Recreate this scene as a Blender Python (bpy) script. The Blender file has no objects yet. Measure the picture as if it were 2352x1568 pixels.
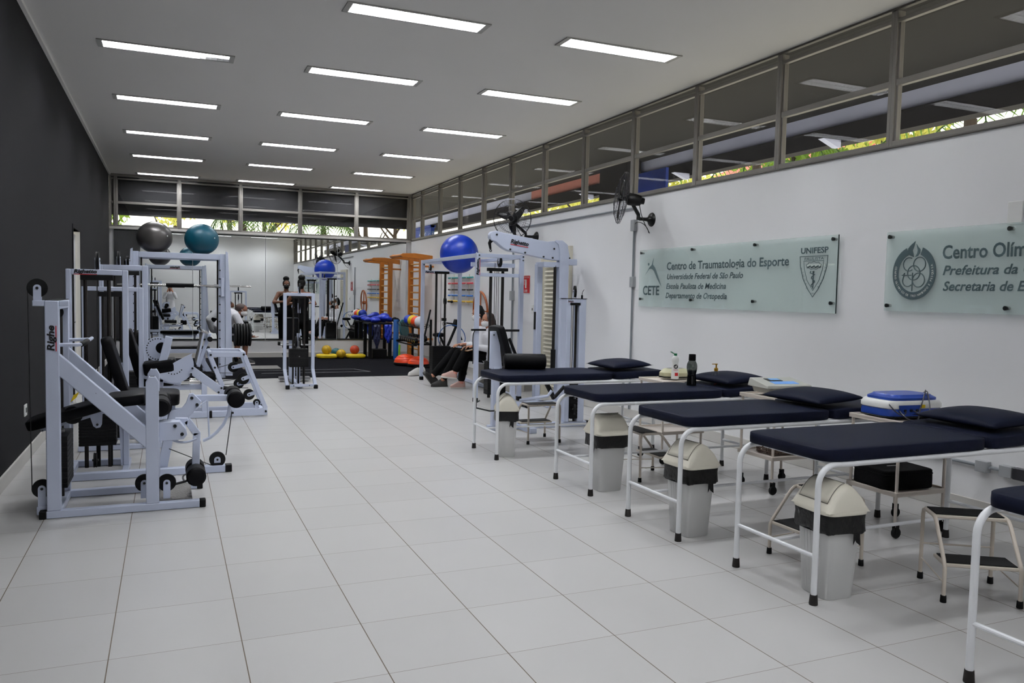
import bpy, bmesh, math, random
from mathutils import Vector, Matrix, Euler
S = bpy.context.scene
COL = S.collection
PI = math.pi
rad = math.radians

# ---------------------------------------------------------------- camera
def make_camera():
    yaw, pitch, roll = 0.405506686, 0.0572954891, 0.0211616711
    cy, sy, cp, sp = math.cos(yaw), math.sin(yaw), math.cos(pitch), math.sin(pitch)
    f = Vector((sy*cp, cy*cp, -sp)); r = Vector((cy, -sy, 0)); u = r.cross(f)
    cr, sr = math.cos(roll), math.sin(roll)
    r2 = cr*r + sr*u; u2 = -sr*r + cr*u
    cd = bpy.data.cameras.new('camera'); cd.sensor_width = 36; cd.lens = 1838.76*36/2352
    cd.clip_start = 0.05; cd.clip_end = 300
    co = bpy.data.objects.new('camera', cd); COL.objects.link(co)
    m = Matrix((r2, u2, -f)).transposed().to_4x4(); m.translation = (0.7529, -3.5776, 1.5229)
    co.matrix_world = m
    S.camera = co
make_camera()
S.view_settings.view_transform = 'Standard'; S.view_settings.look = 'None'
S.view_settings.exposure = 0.0; S.view_settings.gamma = 1.0; S.view_settings.use_curve_mapping = False
TUBE = 126.0          # emission of the fluorescent tubes
SKY = 3.0

# ---------------------------------------------------------------- sky
w = bpy.data.worlds.new('sky'); S.world = w; w.use_nodes = True
bg = w.node_tree.nodes['Background']; bg.inputs[0].default_value = (1.0, 0.98, 0.86, 1); bg.inputs[1].default_value = SKY

# ---------------------------------------------------------------- materials
def lin(c):
    return tuple((x/12.92 if x <= 0.04045 else ((x+0.055)/1.055)**2.4) for x in c)
MATS = {}
def mat(name, col, rough=0.5, metal=0.0, var=0.06, scale=6.0, bump=0.0, bscale=40.0, spec=0.5, emit=None, chips=None, coat=0.0):
    """procedural material: a base colour broken up by noise, optional bump and chipped paint"""
    m = bpy.data.materials.new(name); m.use_nodes = True; nt = m.node_tree; b = nt.nodes['Principled BSDF']
    c = lin(col); L = nt.links
    tc = nt.nodes.new('ShaderNodeTexCoord')
    no = nt.nodes.new('ShaderNodeTexNoise'); no.inputs['Scale'].default_value = scale; no.inputs['Detail'].default_value = 4
    L.new(tc.outputs['Object'], no.inputs['Vector'])
    mx = nt.nodes.new('ShaderNodeMix'); mx.data_type = 'RGBA'
    mx.inputs[6].default_value = (*[x*(1-var) for x in c], 1); mx.inputs[7].default_value = (*[min(1, x*(1+var)) for x in c], 1)
    L.new(no.outputs['Fac'], mx.inputs[0]); out = mx.outputs[2]
    if chips:
        n2 = nt.nodes.new('ShaderNodeTexNoise'); n2.inputs['Scale'].default_value = chips[1]; n2.inputs['Detail'].default_value = 6
        L.new(tc.outputs['Object'], n2.inputs['Vector'])
        gt = nt.nodes.new('ShaderNodeMath'); gt.operation = 'GREATER_THAN'; gt.inputs[1].default_value = chips[2]
        L.new(n2.outputs['Fac'], gt.inputs[0])
        m2 = nt.nodes.new('ShaderNodeMix'); m2.data_type = 'RGBA'
        L.new(gt.outputs[0], m2.inputs[0]); L.new(out, m2.inputs[6]); m2.inputs[7].default_value = (*lin(chips[0]), 1)
        out = m2.outputs[2]
    L.new(out, b.inputs['Base Color'])
    b.inputs['Roughness'].default_value = rough; b.inputs['Metallic'].default_value = metal
    b.inputs['Specular IOR Level'].default_value = spec
    b.inputs['Coat Weight'].default_value = coat
    if bump:
        n3 = nt.nodes.new('ShaderNodeTexNoise'); n3.inputs['Scale'].default_value = bscale; n3.inputs['Detail'].default_value = 3
        L.new(tc.outputs['Object'], n3.inputs['Vector'])
        bp = nt.nodes.new('ShaderNodeBump'); bp.inputs['Strength'].default_value = bump; bp.inputs['Distance'].default_value = 0.01
        L.new(n3.outputs['Fac'], bp.inputs['Height']); L.new(bp.outputs[0], b.inputs['Normal'])
    if emit:
        b.inputs['Emission Color'].default_value = (*lin(emit[0]), 1); b.inputs['Emission Strength'].default_value = emit[1]
    MATS[name] = m
    return m
def glass_mat(name, tint, refl=0.5, rough=0.0, ior=1.5, body=0.0, bodycol=(1, 1, 1)):
    """thin pane: clear film with a Fresnel reflection"""
    m = bpy.data.materials.new(name); m.use_nodes = True; nt = m.node_tree; L = nt.links
    for n in list(nt.nodes): nt.nodes.remove(n)
    o = nt.nodes.new('ShaderNodeOutputMaterial'); t = nt.nodes.new('ShaderNodeBsdfTransparent'); t.inputs[0].default_value = (*tint, 1)
    g = nt.nodes.new('ShaderNodeBsdfGlossy'); g.inputs['Roughness'].default_value = rough
    lw = nt.nodes.new('ShaderNodeLayerWeight'); lw.inputs['Blend'].default_value = .5; f0 = ((ior-1)/(ior+1))**2
    pw = nt.nodes.new('ShaderNodeMath'); pw.operation = 'POWER'; pw.inputs[1].default_value = 5; L.new(lw.outputs['Facing'], pw.inputs[0])
    mu = nt.nodes.new('ShaderNodeMath'); mu.operation = 'MULTIPLY_ADD'; mu.inputs[1].default_value = (1-f0)*refl; mu.inputs[2].default_value = f0*refl*2; mu.use_clamp = True
    L.new(pw.outputs[0], mu.inputs[0])
    mx = nt.nodes.new('ShaderNodeMixShader'); L.new(mu.outputs[0], mx.inputs[0]); L.new(g.outputs[0], mx.inputs[2])
    if body:
        d = nt.nodes.new('ShaderNodeBsdfDiffuse'); d.inputs[0].default_value = (*bodycol, 1)
        m2 = nt.nodes.new('ShaderNodeMixShader'); m2.inputs[0].default_value = body
        L.new(t.outputs[0], m2.inputs[1]); L.new(d.outputs[0], m2.inputs[2]); L.new(m2.outputs[0], mx.inputs[1])
    else:
        L.new(t.outputs[0], mx.inputs[1])
    L.new(mx.outputs[0], o.inputs[0]); MATS[name] = m
    return m
mat('machine_paint', (.76, .79, .87), .34, var=.04, scale=9, chips=((.30, .29, .30), 26, .765))
mat('bed_enamel', (.91, .915, .925), .32, var=.03, chips=((.16, .11, .09), 17, .735))
mat('stool_enamel', (.80, .76, .71), .38, var=.05, chips=((.20, .14, .11), 19, .70))
mat('trolley_enamel', (.83, .79, .75), .38, var=.04, chips=((.25, .18, .15), 22, .74))
mat('navy_vinyl', (.075, .087, .14), .50, var=.14, scale=3, bump=.05, bscale=160, spec=.035)
mat('black_vinyl', (.05, .05, .057), .42, var=.15, bump=.05, bscale=180, spec=.06)
mat('black_rubber', (.035, .035, .04), .6, var=.12, spec=.2)
mat('rusty_rubber', (.085, .065, .055), .75, var=.3, scale=40)
mat('weight_iron', (.03, .03, .036), .55, var=.12, spec=.2)
mat('dark_rod', (.13, .115, .105), .4, metal=.4, var=.1)
mat('chrome', (.80, .79, .78), .16, metal=1, var=.04)
mat('steel', (.55, .55, .56), .34, metal=.8, var=.08)
mat('tread_steel', (.50, .49, .48), .45, metal=.6, var=.15, bump=.9, bscale=70)
mat('cable_black', (.05, .05, .055), .5)
mat('cream_plastic', (.87, .85, .79), .42, var=.03)
mat('grey_plastic', (.82, .82, .815), .5, var=.03)
mat('bag_black', (.03, .03, .034), .36, var=.3, bump=.9, bscale=28, spec=.35)
mat('white_plastic', (.9, .9, .89), .36, var=.03)
mat('beige_plastic', (.72, .71, .58), .42, var=.05)
mat('grey_case', (.69, .69, .66), .45, var=.04)
mat('blue_plastic', (.13, .25, .58), .33, var=.06)
mat('red_plastic', (.75, .10, .12), .4, var=.05)
mat('green_plastic', (.03, .42, .25), .4, var=.05)
mat('gold_plastic', (.74, .56, .16), .28, metal=.7)
mat('yellow_foam', (.86, .74, .06), .6, var=.08)
mat('yellow_ball', (.80, .64, .09), .5, var=.1, bump=.2, bscale=90)
mat('red_ball', (.72, .24, .12), .5, var=.1, bump=.2, bscale=90)
mat('teal_ball', (.03, .32, .36), .5, var=.08)
mat('gym_grey', (.30, .29, .285), .33, metal=.45, var=.07)
mat('gym_teal', (.01, .27, .34), .42, var=.06, spec=.35)
mat('gym_blue', (.03, .19, .62), .36, var=.06, spec=.4)
mat('orange_wood', (.72, .42, .10), .42, var=.14, scale=14)
mat('orange_rung', (.80, .56, .22), .42, var=.12, scale=14)
mat('hoop_wood', (.60, .30, .10), .45, var=.15)
mat('stick_teal', (.22, .62, .62), .5); mat('stick_red', (.78, .22, .27), .5); mat('stick_black', (.20, .19, .19), .5)
mat('stick_blue', (.20, .46, .78), .5); mat('stick_yellow', (.86, .70, .16), .5)
mat('bosu_orange', (.90, .26, .06), .36, var=.06)
mat('bag_blue', (.08, .18, .66), .42, var=.3, bump=.8, bscale=20)
mat('bag_navy', (.07, .10, .24), .5, var=.2, bump=.5, bscale=24)
mat('foam_blue', (.05, .34, .62), .6, var=.08)
mat('stick_lime', (.56, .82, .10), .5)
mat('desk_black', (.035, .035, .04), .6, spec=.2)
mat('basket_brown', (.36, .29, .25), .6, var=.1)
mat('cloth_black', (.035, .035, .04), .9, var=.15, bump=.3, bscale=90, spec=.12)
mat('cloth_white', (.86, .86, .88), .8, var=.05, bump=.35, bscale=24)
mat('trousers_black', (.035, .035, .04), .9, var=.15, bump=.3, bscale=40, spec=.1)
mat('skin_tan', (.66, .45, .35), .55, var=.05); mat('skin_brown', (.50, .33, .25), .55, var=.05)
mat('hair_black', (.028, .025, .025), .6, var=.3, scale=60, bump=.7, bscale=70, spec=.2)
mat('hair_brown', (.17, .10, .07), .5, var=.35, scale=50, bump=.6, bscale=60)
mat('mask_white', (.90, .90, .90), .7); mat('mask_black', (.05, .05, .055), .7)
mat('shoe_pink', (.76, .62, .58), .7, var=.1); mat('shoe_black', (.07, .065, .06), .7, var=.2); mat('shoe_white', (.85, .84, .82), .6, var=.1)
mat('sole_white', (.84, .82, .80), .6); mat('sock_pink', (.85, .58, .52), .8)
mat('eye_white', (.9, .9, .88), .3); mat('eye_dark', (.06, .04, .03), .3); mat('lip', (.55, .28, .25), .5)
mat('paper', (.9, .9, .88), .8); mat('clipboard_brown', (.66, .46, .28), .6)
mat('fan_black', (.03, .03, .034), .34, spec=.35); mat('wire_dark', (.24, .24, .26), .35, metal=.6)
mat('pipe_grey', (.54, .56, .58), .42, metal=.3); mat('box_grey', (.62, .63, .64), .5)
mat('frame_bronze', (.475, .46, .44), .5, metal=.1, var=.05, scale=3)
mat('frame_sill', (.34, .33, .31), .55, metal=.1, var=.15)
mat('door_cream', (.84, .82, .75), .5, var=.03); mat('door_grey', (.74, .75, .76), .5)
mat('sign_red', (.74, .08, .10), .4); mat('sign_white', (.92, .91, .89), .45); mat('logo_black', (.07, .07, .09), .4); mat('logo_red', (.72, .10, .14), .4)
mat('sign_letter', (.24, .31, .325), .5, var=.03); mat('sign_letter_light', (.36, .43, .44), .5, var=.03)
mat('screw_dark', (.16, .17, .17), .35, metal=.6); mat('glass_edge', (.08, .15, .15), .2)
mat('lamp_white', (.92, .92, .92), .4); mat('lamp_louver', (.80, .80, .80), .35, metal=.4); mat('lamp_trim', (.60, .60, .59), .45)
mat('tube_glow', (1, 1, 1), .5, emit=((.975, .985, 1.0), TUBE)); mat('tube_off', (.82, .82, .80), .4)
mat('ceiling_paint', (.80, .795, .79), .9, var=.015, scale=2)
mat('wall_white', (.925, .925, .93), .82, var=.02, scale=1.4, bump=.04, bscale=120)
mat('wall_dark', (.115, .112, .122), .92, var=.05, scale=1.2, spec=.12)
mat('trim_white', (.80, .79, .77), .55, var=.03)
mat('blind_charcoal', (.20, .20, .205), .9, var=.05, spec=.1)
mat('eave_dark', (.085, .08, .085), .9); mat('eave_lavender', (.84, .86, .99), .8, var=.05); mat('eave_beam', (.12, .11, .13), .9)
mat('ground_outside', (.88, .87, .84), .95, var=.2); mat('bark', (.20, .16, .13), .9, var=.25, bump=.6, bscale=14)
mat('wall_blue_outside', (.07, .20, .55), .7); mat('eave_pink', (.93, .62, .58), .8, var=.05); mat('roof_red', (.72, .34, .30), .8)
mat('mat_rubber', (.10, .10, .11), .6, var=.12, scale=4, bump=.06, bscale=70, spec=.0); mat('mat_line', (.42, .42, .43), .7)
mat('rug_grey', (.45, .44, .43), .9, var=.1, bump=.5, bscale=60)
mat('lcd_blue', (.45, .68, .90), .35); mat('decal_blue', (.40, .62, .90), .4)
def leaf_mat(name, a, b):
    m = mat(name, a, .55, var=.35, scale=3); nt = m.node_tree; bs = nt.nodes['Principled BSDF']
    o = nt.nodes['Material Output']; t = nt.nodes.new('ShaderNodeBsdfTranslucent'); t.inputs[0].default_value = (*lin(b), 1)
    mx = nt.nodes.new('ShaderNodeMixShader'); mx.inputs[0].default_value = .55
    nt.links.new(bs.outputs[0], mx.inputs[1]); nt.links.new(t.outputs[0], mx.inputs[2]); nt.links.new(mx.outputs[0], o.inputs[0])
leaf_mat('leaf_green', (.24, .36, .12), (.60, .72, .25)); leaf_mat('leaf_yellow', (.62, .62, .25), (.92, .92, .55)); leaf_mat('leaf_palm', (.16, .26, .12), (.40, .55, .22))
glass_mat('window_glass', (.90, .90, .91), refl=.68, ior=1.55)
glass_mat('sign_glass', (.945, .98, .97), refl=.45, body=.26, bodycol=lin((.90, .945, .935)))
glass_mat('bottle_smoke', (.30, .32, .31), refl=.6, rough=.05); glass_mat('bottle_clear', (.86, .88, .88), refl=.7, rough=.03)
def mirror_mat():
    m = bpy.data.materials.new('mirror_silver'); m.use_nodes = True; b = m.node_tree.nodes['Principled BSDF']
    nt = m.node_tree; no = nt.nodes.new('ShaderNodeTexNoise'); no.inputs['Scale'].default_value = 2
    mx = nt.nodes.new('ShaderNodeMix'); mx.data_type = 'RGBA'; mx.inputs[6].default_value = (.87, .89, .88, 1); mx.inputs[7].default_value = (.89, .91, .90, 1)
    nt.links.new(no.outputs[0], mx.inputs[0]); nt.links.new(mx.outputs[2], b.inputs['Base Color'])
    b.inputs['Metallic'].default_value = 1; b.inputs['Roughness'].default_value = 0.0
    MATS['mirror_silver'] = m
mirror_mat()
def floor_mat():
    """0.52 m square porcelain tiles with brownish grout, grid anchored on the room's axes"""
    m = mat('floor_tile', (.73, .725, .72), .33, var=.035, scale=1.6); nt = m.node_tree; L = nt.links; b = nt.nodes['Principled BSDF']
    base = b.inputs['Base Color'].links[0].from_socket
    tc = nt.nodes.new('ShaderNodeTexCoord'); sx = nt.nodes.new('ShaderNodeSeparateXYZ'); L.new(tc.outputs['Object'], sx.inputs[0])
    def M(op, a, bb=None):
        n = nt.nodes.new('ShaderNodeMath'); n.operation = op
        for i, v in enumerate((a, bb)):
            if v is None: continue
            if isinstance(v, (int, float)): n.inputs[i].default_value = v
            else: L.new(v, n.inputs[i])
        return n.outputs[0]
    def line(o, half):
        t = M('DIVIDE', o, .52); fr = M('FRACT', t); d = M('ABSOLUTE', M('SUBTRACT', fr, .5))
        return M('GREATER_THAN', d, .5-half/.52)
    gx = line(sx.outputs[0], .0023); gy = line(sx.outputs[1], .0016)
    # a tone of its own for each tile
    cx = M('FLOOR', M('DIVIDE', sx.outputs[0], .52)); cyy = M('FLOOR', M('DIVIDE', sx.outputs[1], .52))
    cv = nt.nodes.new('ShaderNodeCombineXYZ'); L.new(cx, cv.inputs[0]); L.new(cyy, cv.inputs[1])
    wn = nt.nodes.new('ShaderNodeTexWhiteNoise'); wn.noise_dimensions = '2D'; L.new(cv.outputs[0], wn.inputs['Vector'])
    tv = M('ADD', M('MULTIPLY', wn.outputs['Value'], .06), .97)
    vm = nt.nodes.new('ShaderNodeVectorMath'); vm.operation = 'SCALE'; L.new(base, vm.inputs[0]); L.new(tv, vm.inputs['Scale'])
    m1 = nt.nodes.new('ShaderNodeMix'); m1.data_type = 'RGBA'; L.new(gy, m1.inputs[0]); L.new(vm.outputs[0], m1.inputs[6]); m1.inputs[7].default_value = (*lin((.52, .49, .46)), 1)
    m2 = nt.nodes.new('ShaderNodeMix'); m2.data_type = 'RGBA'; L.new(gx, m2.inputs[0]); L.new(m1.outputs[2], m2.inputs[6]); m2.inputs[7].default_value = (*lin((.38, .33, .27)), 1)
    L.new(m2.outputs[2], b.inputs['Base Color'])
    gr = M('MAXIMUM', gx, gy); L.new(M('ADD', M('MULTIPLY', gr, .4), .30), b.inputs['Roughness'])
floor_mat()

# ---------------------------------------------------------------- geometry collector
def frame_of(d):
    d = d.normalized(); up = Vector((0, 0, 1)) if abs(d.z) < .95 else Vector((0, 1, 0))
    a = up.cross(d).normalized(); return a, d.cross(a).normalized()
class G:
    def __init__(s): s.v = []; s.f = []
    def add(s, vs, fs):
        o = len(s.v); s.v += [tuple(v) for v in vs]; s.f += [tuple(i+o for i in f) for f in fs]; return s
    def box(s, c, d, M=None):
        c = Vector(c); h = [x/2 for x in d]; vs = [Vector((sx*h[0], sy*h[1], sz*h[2])) for sx in (-1, 1) for sy in (-1, 1) for sz in (-1, 1)]
        if M is not None: vs = [M @ v for v in vs]
        return s.add([c+v for v in vs], [(0, 1, 3, 2), (4, 6, 7, 5), (0, 4, 5, 1), (2, 3, 7, 6), (0, 2, 6, 4), (1, 5, 7, 3)])
    def bb(s, x0, x1, y0, y1, z0, z1): return s.box(((x0+x1)/2, (y0+y1)/2, (z0+z1)/2), (x1-x0, y1-y0, z1-z0))
    def bar(s, p0, p1, w, h, side=None):
        """square tube from p0 to p1; w along `side` (default horizontal), h across"""
        p0 = Vector(p0); p1 = Vector(p1); d = (p1-p0)
        if side is None: a, b = frame_of(d)
        else: a = Vector(side).normalized(); b = d.normalized().cross(a).normalized()
        vs = [p + a*(sx*w/2) + b*(sy*h/2) for p in (p0, p1) for sx, sy in ((-1, -1), (1, -1), (1, 1), (-1, 1))]
        return s.add(vs, [(3, 2, 1, 0), (4, 5, 6, 7), (0, 1, 5, 4), (1, 2, 6, 5), (2, 3, 7, 6), (3, 0, 4, 7)])
    def tube(s, pts, r, n=10, closed=False):
        P = [Vector(p) for p in pts]; k = len(P); R = r if isinstance(r, (list, tuple)) else [r]*k
        vs = []; a = None
        for i in range(k):
            if closed: d = P[(i+1) % k]-P[i-1]
            else: d = P[min(i+1, k-1)]-P[max(i-1, 0)]
            d = d.normalized()
            if a is None: a, b = frame_of(d)
            else:
                a = (a - d*a.dot(d)); a = a.normalized() if a.length > 1e-6 else frame_of(d)[0]; b = d.cross(a)
            vs += [P[i] + (a*math.cos(t) + b*math.sin(t))*R[i] for t in [2*PI*j/n for j in range(n)]]
        fs = []
        for i in range(k if closed else k-1):
            i2 = (i+1) % k
            for j in range(n): fs.append((i*n+j, i*n+(j+1) % n, i2*n+(j+1) % n, i2*n+j))
        if not closed: fs += [tuple(range(n-1, -1, -1)), tuple((k-1)*n+j for j in range(n))]
        return s.add(vs, fs)
    def cyl(s, p0, p1, r, r1=None, n=20): return s.tube([p0, p1], [r, r if r1 is None else r1], n)
    def lathe(s, prof, c=(0, 0, 0), n=24, ax=None, sx=1, sy=1):
        """profile of (radius, height) turned about ax (default z) through c"""
        c = Vector(c); az = Vector(ax or (0, 0, 1)).normalized(); a, b = (Vector((1, 0, 0)), Vector((0, 1, 0))) if ax is None else frame_of(az)
        vs = []; fs = []; k = len(prof)
        for r, z in prof: vs += [c + az*z + (a*math.cos(t)*sx + b*math.sin(t)*sy)*max(r, 1e-5) for t in [2*PI*j/n for j in range(n)]]
        for i in range(k-1):
            for j in range(n): fs.append((i*n+j, i*n+(j+1) % n, (i+1)*n+(j+1) % n, (i+1)*n+j))
        fs += [tuple(range(n-1, -1, -1)), tuple((k-1)*n+j for j in range(n))]
        return s.add(vs, fs)
    def sph(s, c, r, sc=(1, 1, 1), M=None, n=20, m=12, pw=1.0):
        c = Vector(c); vs = []; fs = []
        def sg(x): return math.copysign(abs(x)**pw, x)
        for i in range(m+1):
            t = PI*i/m
            for j in range(n):
                q = 2*PI*j/n; v = Vector((sg(math.sin(t)*math.cos(q))*r*sc[0], sg(math.sin(t)*math.sin(q))*r*sc[1], sg(math.cos(t))*r*sc[2]))
                if M is not None: v = M @ v
                vs.append(c+v)
        for i in range(m):
            for j in range(n): fs.append((i*n+j, (i+1)*n+j, (i+1)*n+(j+1) % n, i*n+(j+1) % n))
        return s.add(vs, fs)
    def cap(s, p0, p1, r0, r1=None, n=12):
        """tapered capsule"""
        p0 = Vector(p0); p1 = Vector(p1); r1 = r0 if r1 is None else r1; d = (p1-p0)
        if d.length < 1e-5: return s.sph(p0, r0)
        d.normalize(); pts = []; rs = []
        for t in (-90, -60, -30, 0): pts.append(p0 + d*r0*math.sin(rad(t))); rs.append(max(1e-4, r0*math.cos(rad(t))))
        for t in (0, 30, 60, 90): pts.append(p1 + d*r1*math.sin(rad(t))); rs.append(max(1e-4, r1*math.cos(rad(t))))
        return s.tube(pts, rs, n)
    def prism(s, poly, o, ax, ay, t, az=None):
        """2-D outline in the plane (ax, ay) through o, thickened by t along the normal"""
        o = Vector(o); ax = Vector(ax); ay = Vector(ay); az = Vector(az) if az else ax.cross(ay).normalized(); n = len(poly)
        lo = [o + ax*x + ay*y - az*(t/2) for x, y in poly]; hi = [v + az*t for v in lo]
        return s.add(lo+hi, [tuple(range(n-1, -1, -1)), tuple(range(n, 2*n))] + [(i, (i+1) % n, n+(i+1) % n, n+i) for i in range(n)])
    def ring(s, c, R, r, ax=(0, 0, 1), n=40, m=8, a0=0, a1=2*PI):
        c = Vector(c); a, b = frame_of(Vector(ax)); full = abs(a1-a0-2*PI) < 1e-6
        pts = [c + (a*math.cos(t) + b*math.sin(t))*R for t in [a0 + (a1-a0)*i/(n if full else n-1) for i in range(n)]]
        return s.tube(pts, r, m, closed=full)
def arc(c, r, a0, a1, n=8): return [(c[0]+r*math.cos(a0+(a1-a0)*i/n), c[1]+r*math.sin(a0+(a1-a0)*i/n)) for i in range(n+1)]
def ob_from(name, g, m, parent=None, bev=0, sub=0, smooth=35, o=None):
    me = bpy.data.meshes.new(name)
    off = Vector(parent['_o']) if parent is not None and '_o' in parent else Vector((0, 0, 0))
    if o is not None: off = Vector(o)
    me.from_pydata([tuple(Vector(v)-off) for v in g.v], [], g.f); me.update()
    me.polygons.foreach_set('use_smooth', [True]*len(me.polygons)); me.set_sharp_from_angle(angle=rad(smooth))
    me.materials.append(MATS[m] if isinstance(m, str) else m)
    ob = bpy.data.objects.new(name, me); COL.objects.link(ob)
    if parent is not None: ob.parent = parent; ob['_o'] = tuple(off)
    elif o is not None: ob.location = o
    if bev:
        md = ob.modifiers.new('bevel', 'BEVEL'); md.width = bev; md.segments = 2; md.limit_method = 'ANGLE'; md.angle_limit = rad(50)
    if sub:
        md = ob.modifiers.new('subdivision', 'SUBSURF'); md.levels = sub; md.render_levels = sub
    return ob
P = ob_from
def tag(o, label, cat, group=None, kind=None):
    o['label'] = label; o['category'] = cat
    if group: o['group'] = group
    if kind: o['kind'] = kind
    return o
def thing(name, label, cat, loc=(0, 0, 0), rz=0, group=None, local=False):
    """empty at the thing's base; parts built in world coordinates unless local"""
    o = bpy.data.objects.new(name, None); o.empty_display_size = .1; COL.objects.link(o); o.location = loc; o.rotation_euler = (0, 0, rz)
    o['_o'] = (0, 0, 0) if local else tuple(loc)
    return tag(o, label, cat, group)
def struct(name, g, m, parent=None, **k):
    o = ob_from(name, g, m, parent, **k)
    if parent is None: o['kind'] = 'structure'
    return o
def solo(name, g, m, label, cat, o, group=None, **k): return tag(ob_from(name, g, m, None, o=o, **k), label, cat, group)
def copy_tree(o, parent=None):
    c = o.copy(); COL.objects.link(c)
    if parent is not None: c.parent = parent
    for ch in list(o.children): copy_tree(ch, c)
    return c
def put(o, loc, rz, label): o.location = loc; o.rotation_euler = (0, 0, rz); o['label'] = label; return o
FONT = None
def text(name, s, o, ax, ay, m, parent=None, size=.1, width=None, shear=0, bold=0, align='LEFT', t=.002, uniform=False):
    """lettering lying in the plane (ax, ay): o is the left end of the base line"""
    cu = bpy.data.curves.new(name, 'FONT'); cu.body = s; cu.size = size; cu.shear = shear; cu.offset = bold; cu.align_x = align; cu.resolution_u = 3
    tmp = bpy.data.objects.new(name, cu); COL.objects.link(tmp)
    me = bpy.data.meshes.new_from_object(tmp, preserve_all_data_layers=False, depsgraph=bpy.context.evaluated_depsgraph_get())
    bpy.data.objects.remove(tmp); bpy.data.curves.remove(cu)
    xs = [v.co.x for v in me.vertices]; k = 1.0
    if width and xs: k = width/(max(xs)-min(xs))
    ax = Vector(ax); ay = Vector(ay); az = ax.cross(ay).normalized(); o = Vector(o)
    off = Vector(parent['_o']) if parent is not None and '_o' in parent else Vector((0, 0, 0))
    for v in me.vertices: v.co = o + ax*(v.co.x*k) + ay*(v.co.y*(k if uniform else 1)) + az*t - off
    me.materials.clear(); me.materials.append(MATS[m])
    # one object for each word: break where a gap between letters is wider than a letter space
    iv = sorted((min(q), max(q), p.index) for p in me.polygons for q in [[(me.vertices[i].co + off - o).dot(ax) for i in p.vertices]])
    words = []; end = -1e9
    for a_, b_, i in iv:
        if a_ - end > .20*size*k and ' ' in s or not words: words.append([])
        words[-1].append(i); end = max(end, b_)
    obs = []
    for wd in words:
        idx = {}; fs = []
        for i in wd: fs.append([idx.setdefault(v, len(idx)) for v in me.polygons[i].vertices])
        m2 = bpy.data.meshes.new(name); m2.from_pydata([me.vertices[v].co.copy() for v in idx], [], fs); m2.materials.append(MATS[m])
        ob = bpy.data.objects.new(name, m2); COL.objects.link(ob); obs.append(ob)
        if parent is not None: ob.parent = parent
    bpy.data.meshes.remove(me)
    return obs[0] if obs else None
def bridge(pts, r): return G().tube(pts, r, 8)
def bez(p0, p1, p2, p3, n=12):
    p0, p1, p2, p3 = map(Vector, (p0, p1, p2, p3)); o = []
    for i in range(n+1):
        t = i/n; u = 1-t; o.append(p0*u**3 + p1*3*u*u*t + p2*3*u*t*t + p3*t**3)
    return o

# ================================================================ the room
XL, XR, ZC, YB, YF = -0.39, 6.13, 3.89, -4.6, 15.22
ZS = 2.79            # sill of the window band
T = .12
struct('floor', G().bb(-.6, 6.4, YB-.2, YF+.2, -.1, 0), 'floor_tile')
LROWS = [-3.95, -1.58, .80, 3.09, 5.16, 7.53, 9.93, 12.30, 14.74]; LCOLS = [.12, 2.10, 4.10]; LLX, LLY = 1.26, .26
g = G(); yy = YB-.2      # ceiling slab with the openings of the recessed lights
for y in LROWS:
    g.bb(-.6, 6.16, yy, y+.004, ZC, ZC+.1); xx = -.6
    for x in LCOLS: g.bb(xx, x+.004, y+.004, y+LLY-.004, ZC, ZC+.1); xx = x+LLX-.004
    g.bb(xx, 6.16, y+.004, y+LLY-.004, ZC, ZC+.1); yy = y+LLY-.004
g.bb(-.6, 6.16, yy, YF+.2, ZC, ZC+.1)
struct('ceiling', g, 'ceiling_paint')
# left wall, dark grey, with the doorway opening
DY0, DY1, DZ = 8.25, 9.15, 2.28
g = G().bb(XL-T, XL, YB-.2, DY0, 0, ZC).bb(XL-T, XL, DY1, YF, 0, ZC).bb(XL-T, XL, DY0, DY1, DZ, ZC)
struct('wall_left', g, 'wall_dark')
struct('wall_right', G().bb(XR, XR+T, YB, YF, 0, ZS), 'wall_white')
struct('wall_far', G().bb(XL-T, XR+T, YF, YF+T, 0, ZS), 'wall_white')
struct('wall_back', G().bb(XL-T, XR+T, YB-T, YB, 0, ZC), 'wall_white')
struct('baseboard_left', G().bb(XL, XL+.015, YB, DY0-.06, 0, .115).bb(XL, XL+.015, DY1+.06, YF, 0, .115), 'trim_white', bev=.004)
struct('baseboard_right', G().bb(XR-.015, XR, YB, 6.7, 0, .12).bb(XR-.015, XR, 7.85, YF, 0, .12), 'trim_white', bev=.004)
struct('baseboard_far', G().bb(XL+.015, XR-.015, YF-.015, YF, 0, .12), 'trim_white', bev=.004)
struct('trim_1', G().bb(XL, XL+.035, YB, YF, ZC-.03, ZC), 'ceiling_paint')          # cove along the dark wall
struct('trim_2', G().bb(XR-.012, XR+.03, YB, YF, ZC-.018, ZC), 'frame_sill')
# door in the dark wall (mostly hidden by the machines)
d = struct('door_1', G().bb(XL-.09, XL-.05, DY0+.04, DY1-.04, 0, DZ-.04), 'door_grey')
struct('door_frame', G().bb(XL-T, XL+.012, DY0-.05, DY0, 0, DZ+.05).bb(XL-T, XL+.012, DY1, DY1+.05, 0, DZ+.05).bb(XL-T, XL+.012, DY0, DY1, DZ, DZ+.05), 'wall_dark', d, bev=.003)
struct('door_handle', G().cyl((XL-.05, DY0+.12, 1.05), (XL+.0, DY0+.12, 1.05), .011).cyl((XL+.0, DY0+.11, 1.05), (XL+.0, DY0+.24, 1.05), .009), 'steel', d)
struct('door_jamb', G().bb(XL-T, XL+.004, DY1-.012, DY1, 0, DZ), 'trim_white', bpy.data.objects['door_1'])
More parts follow.
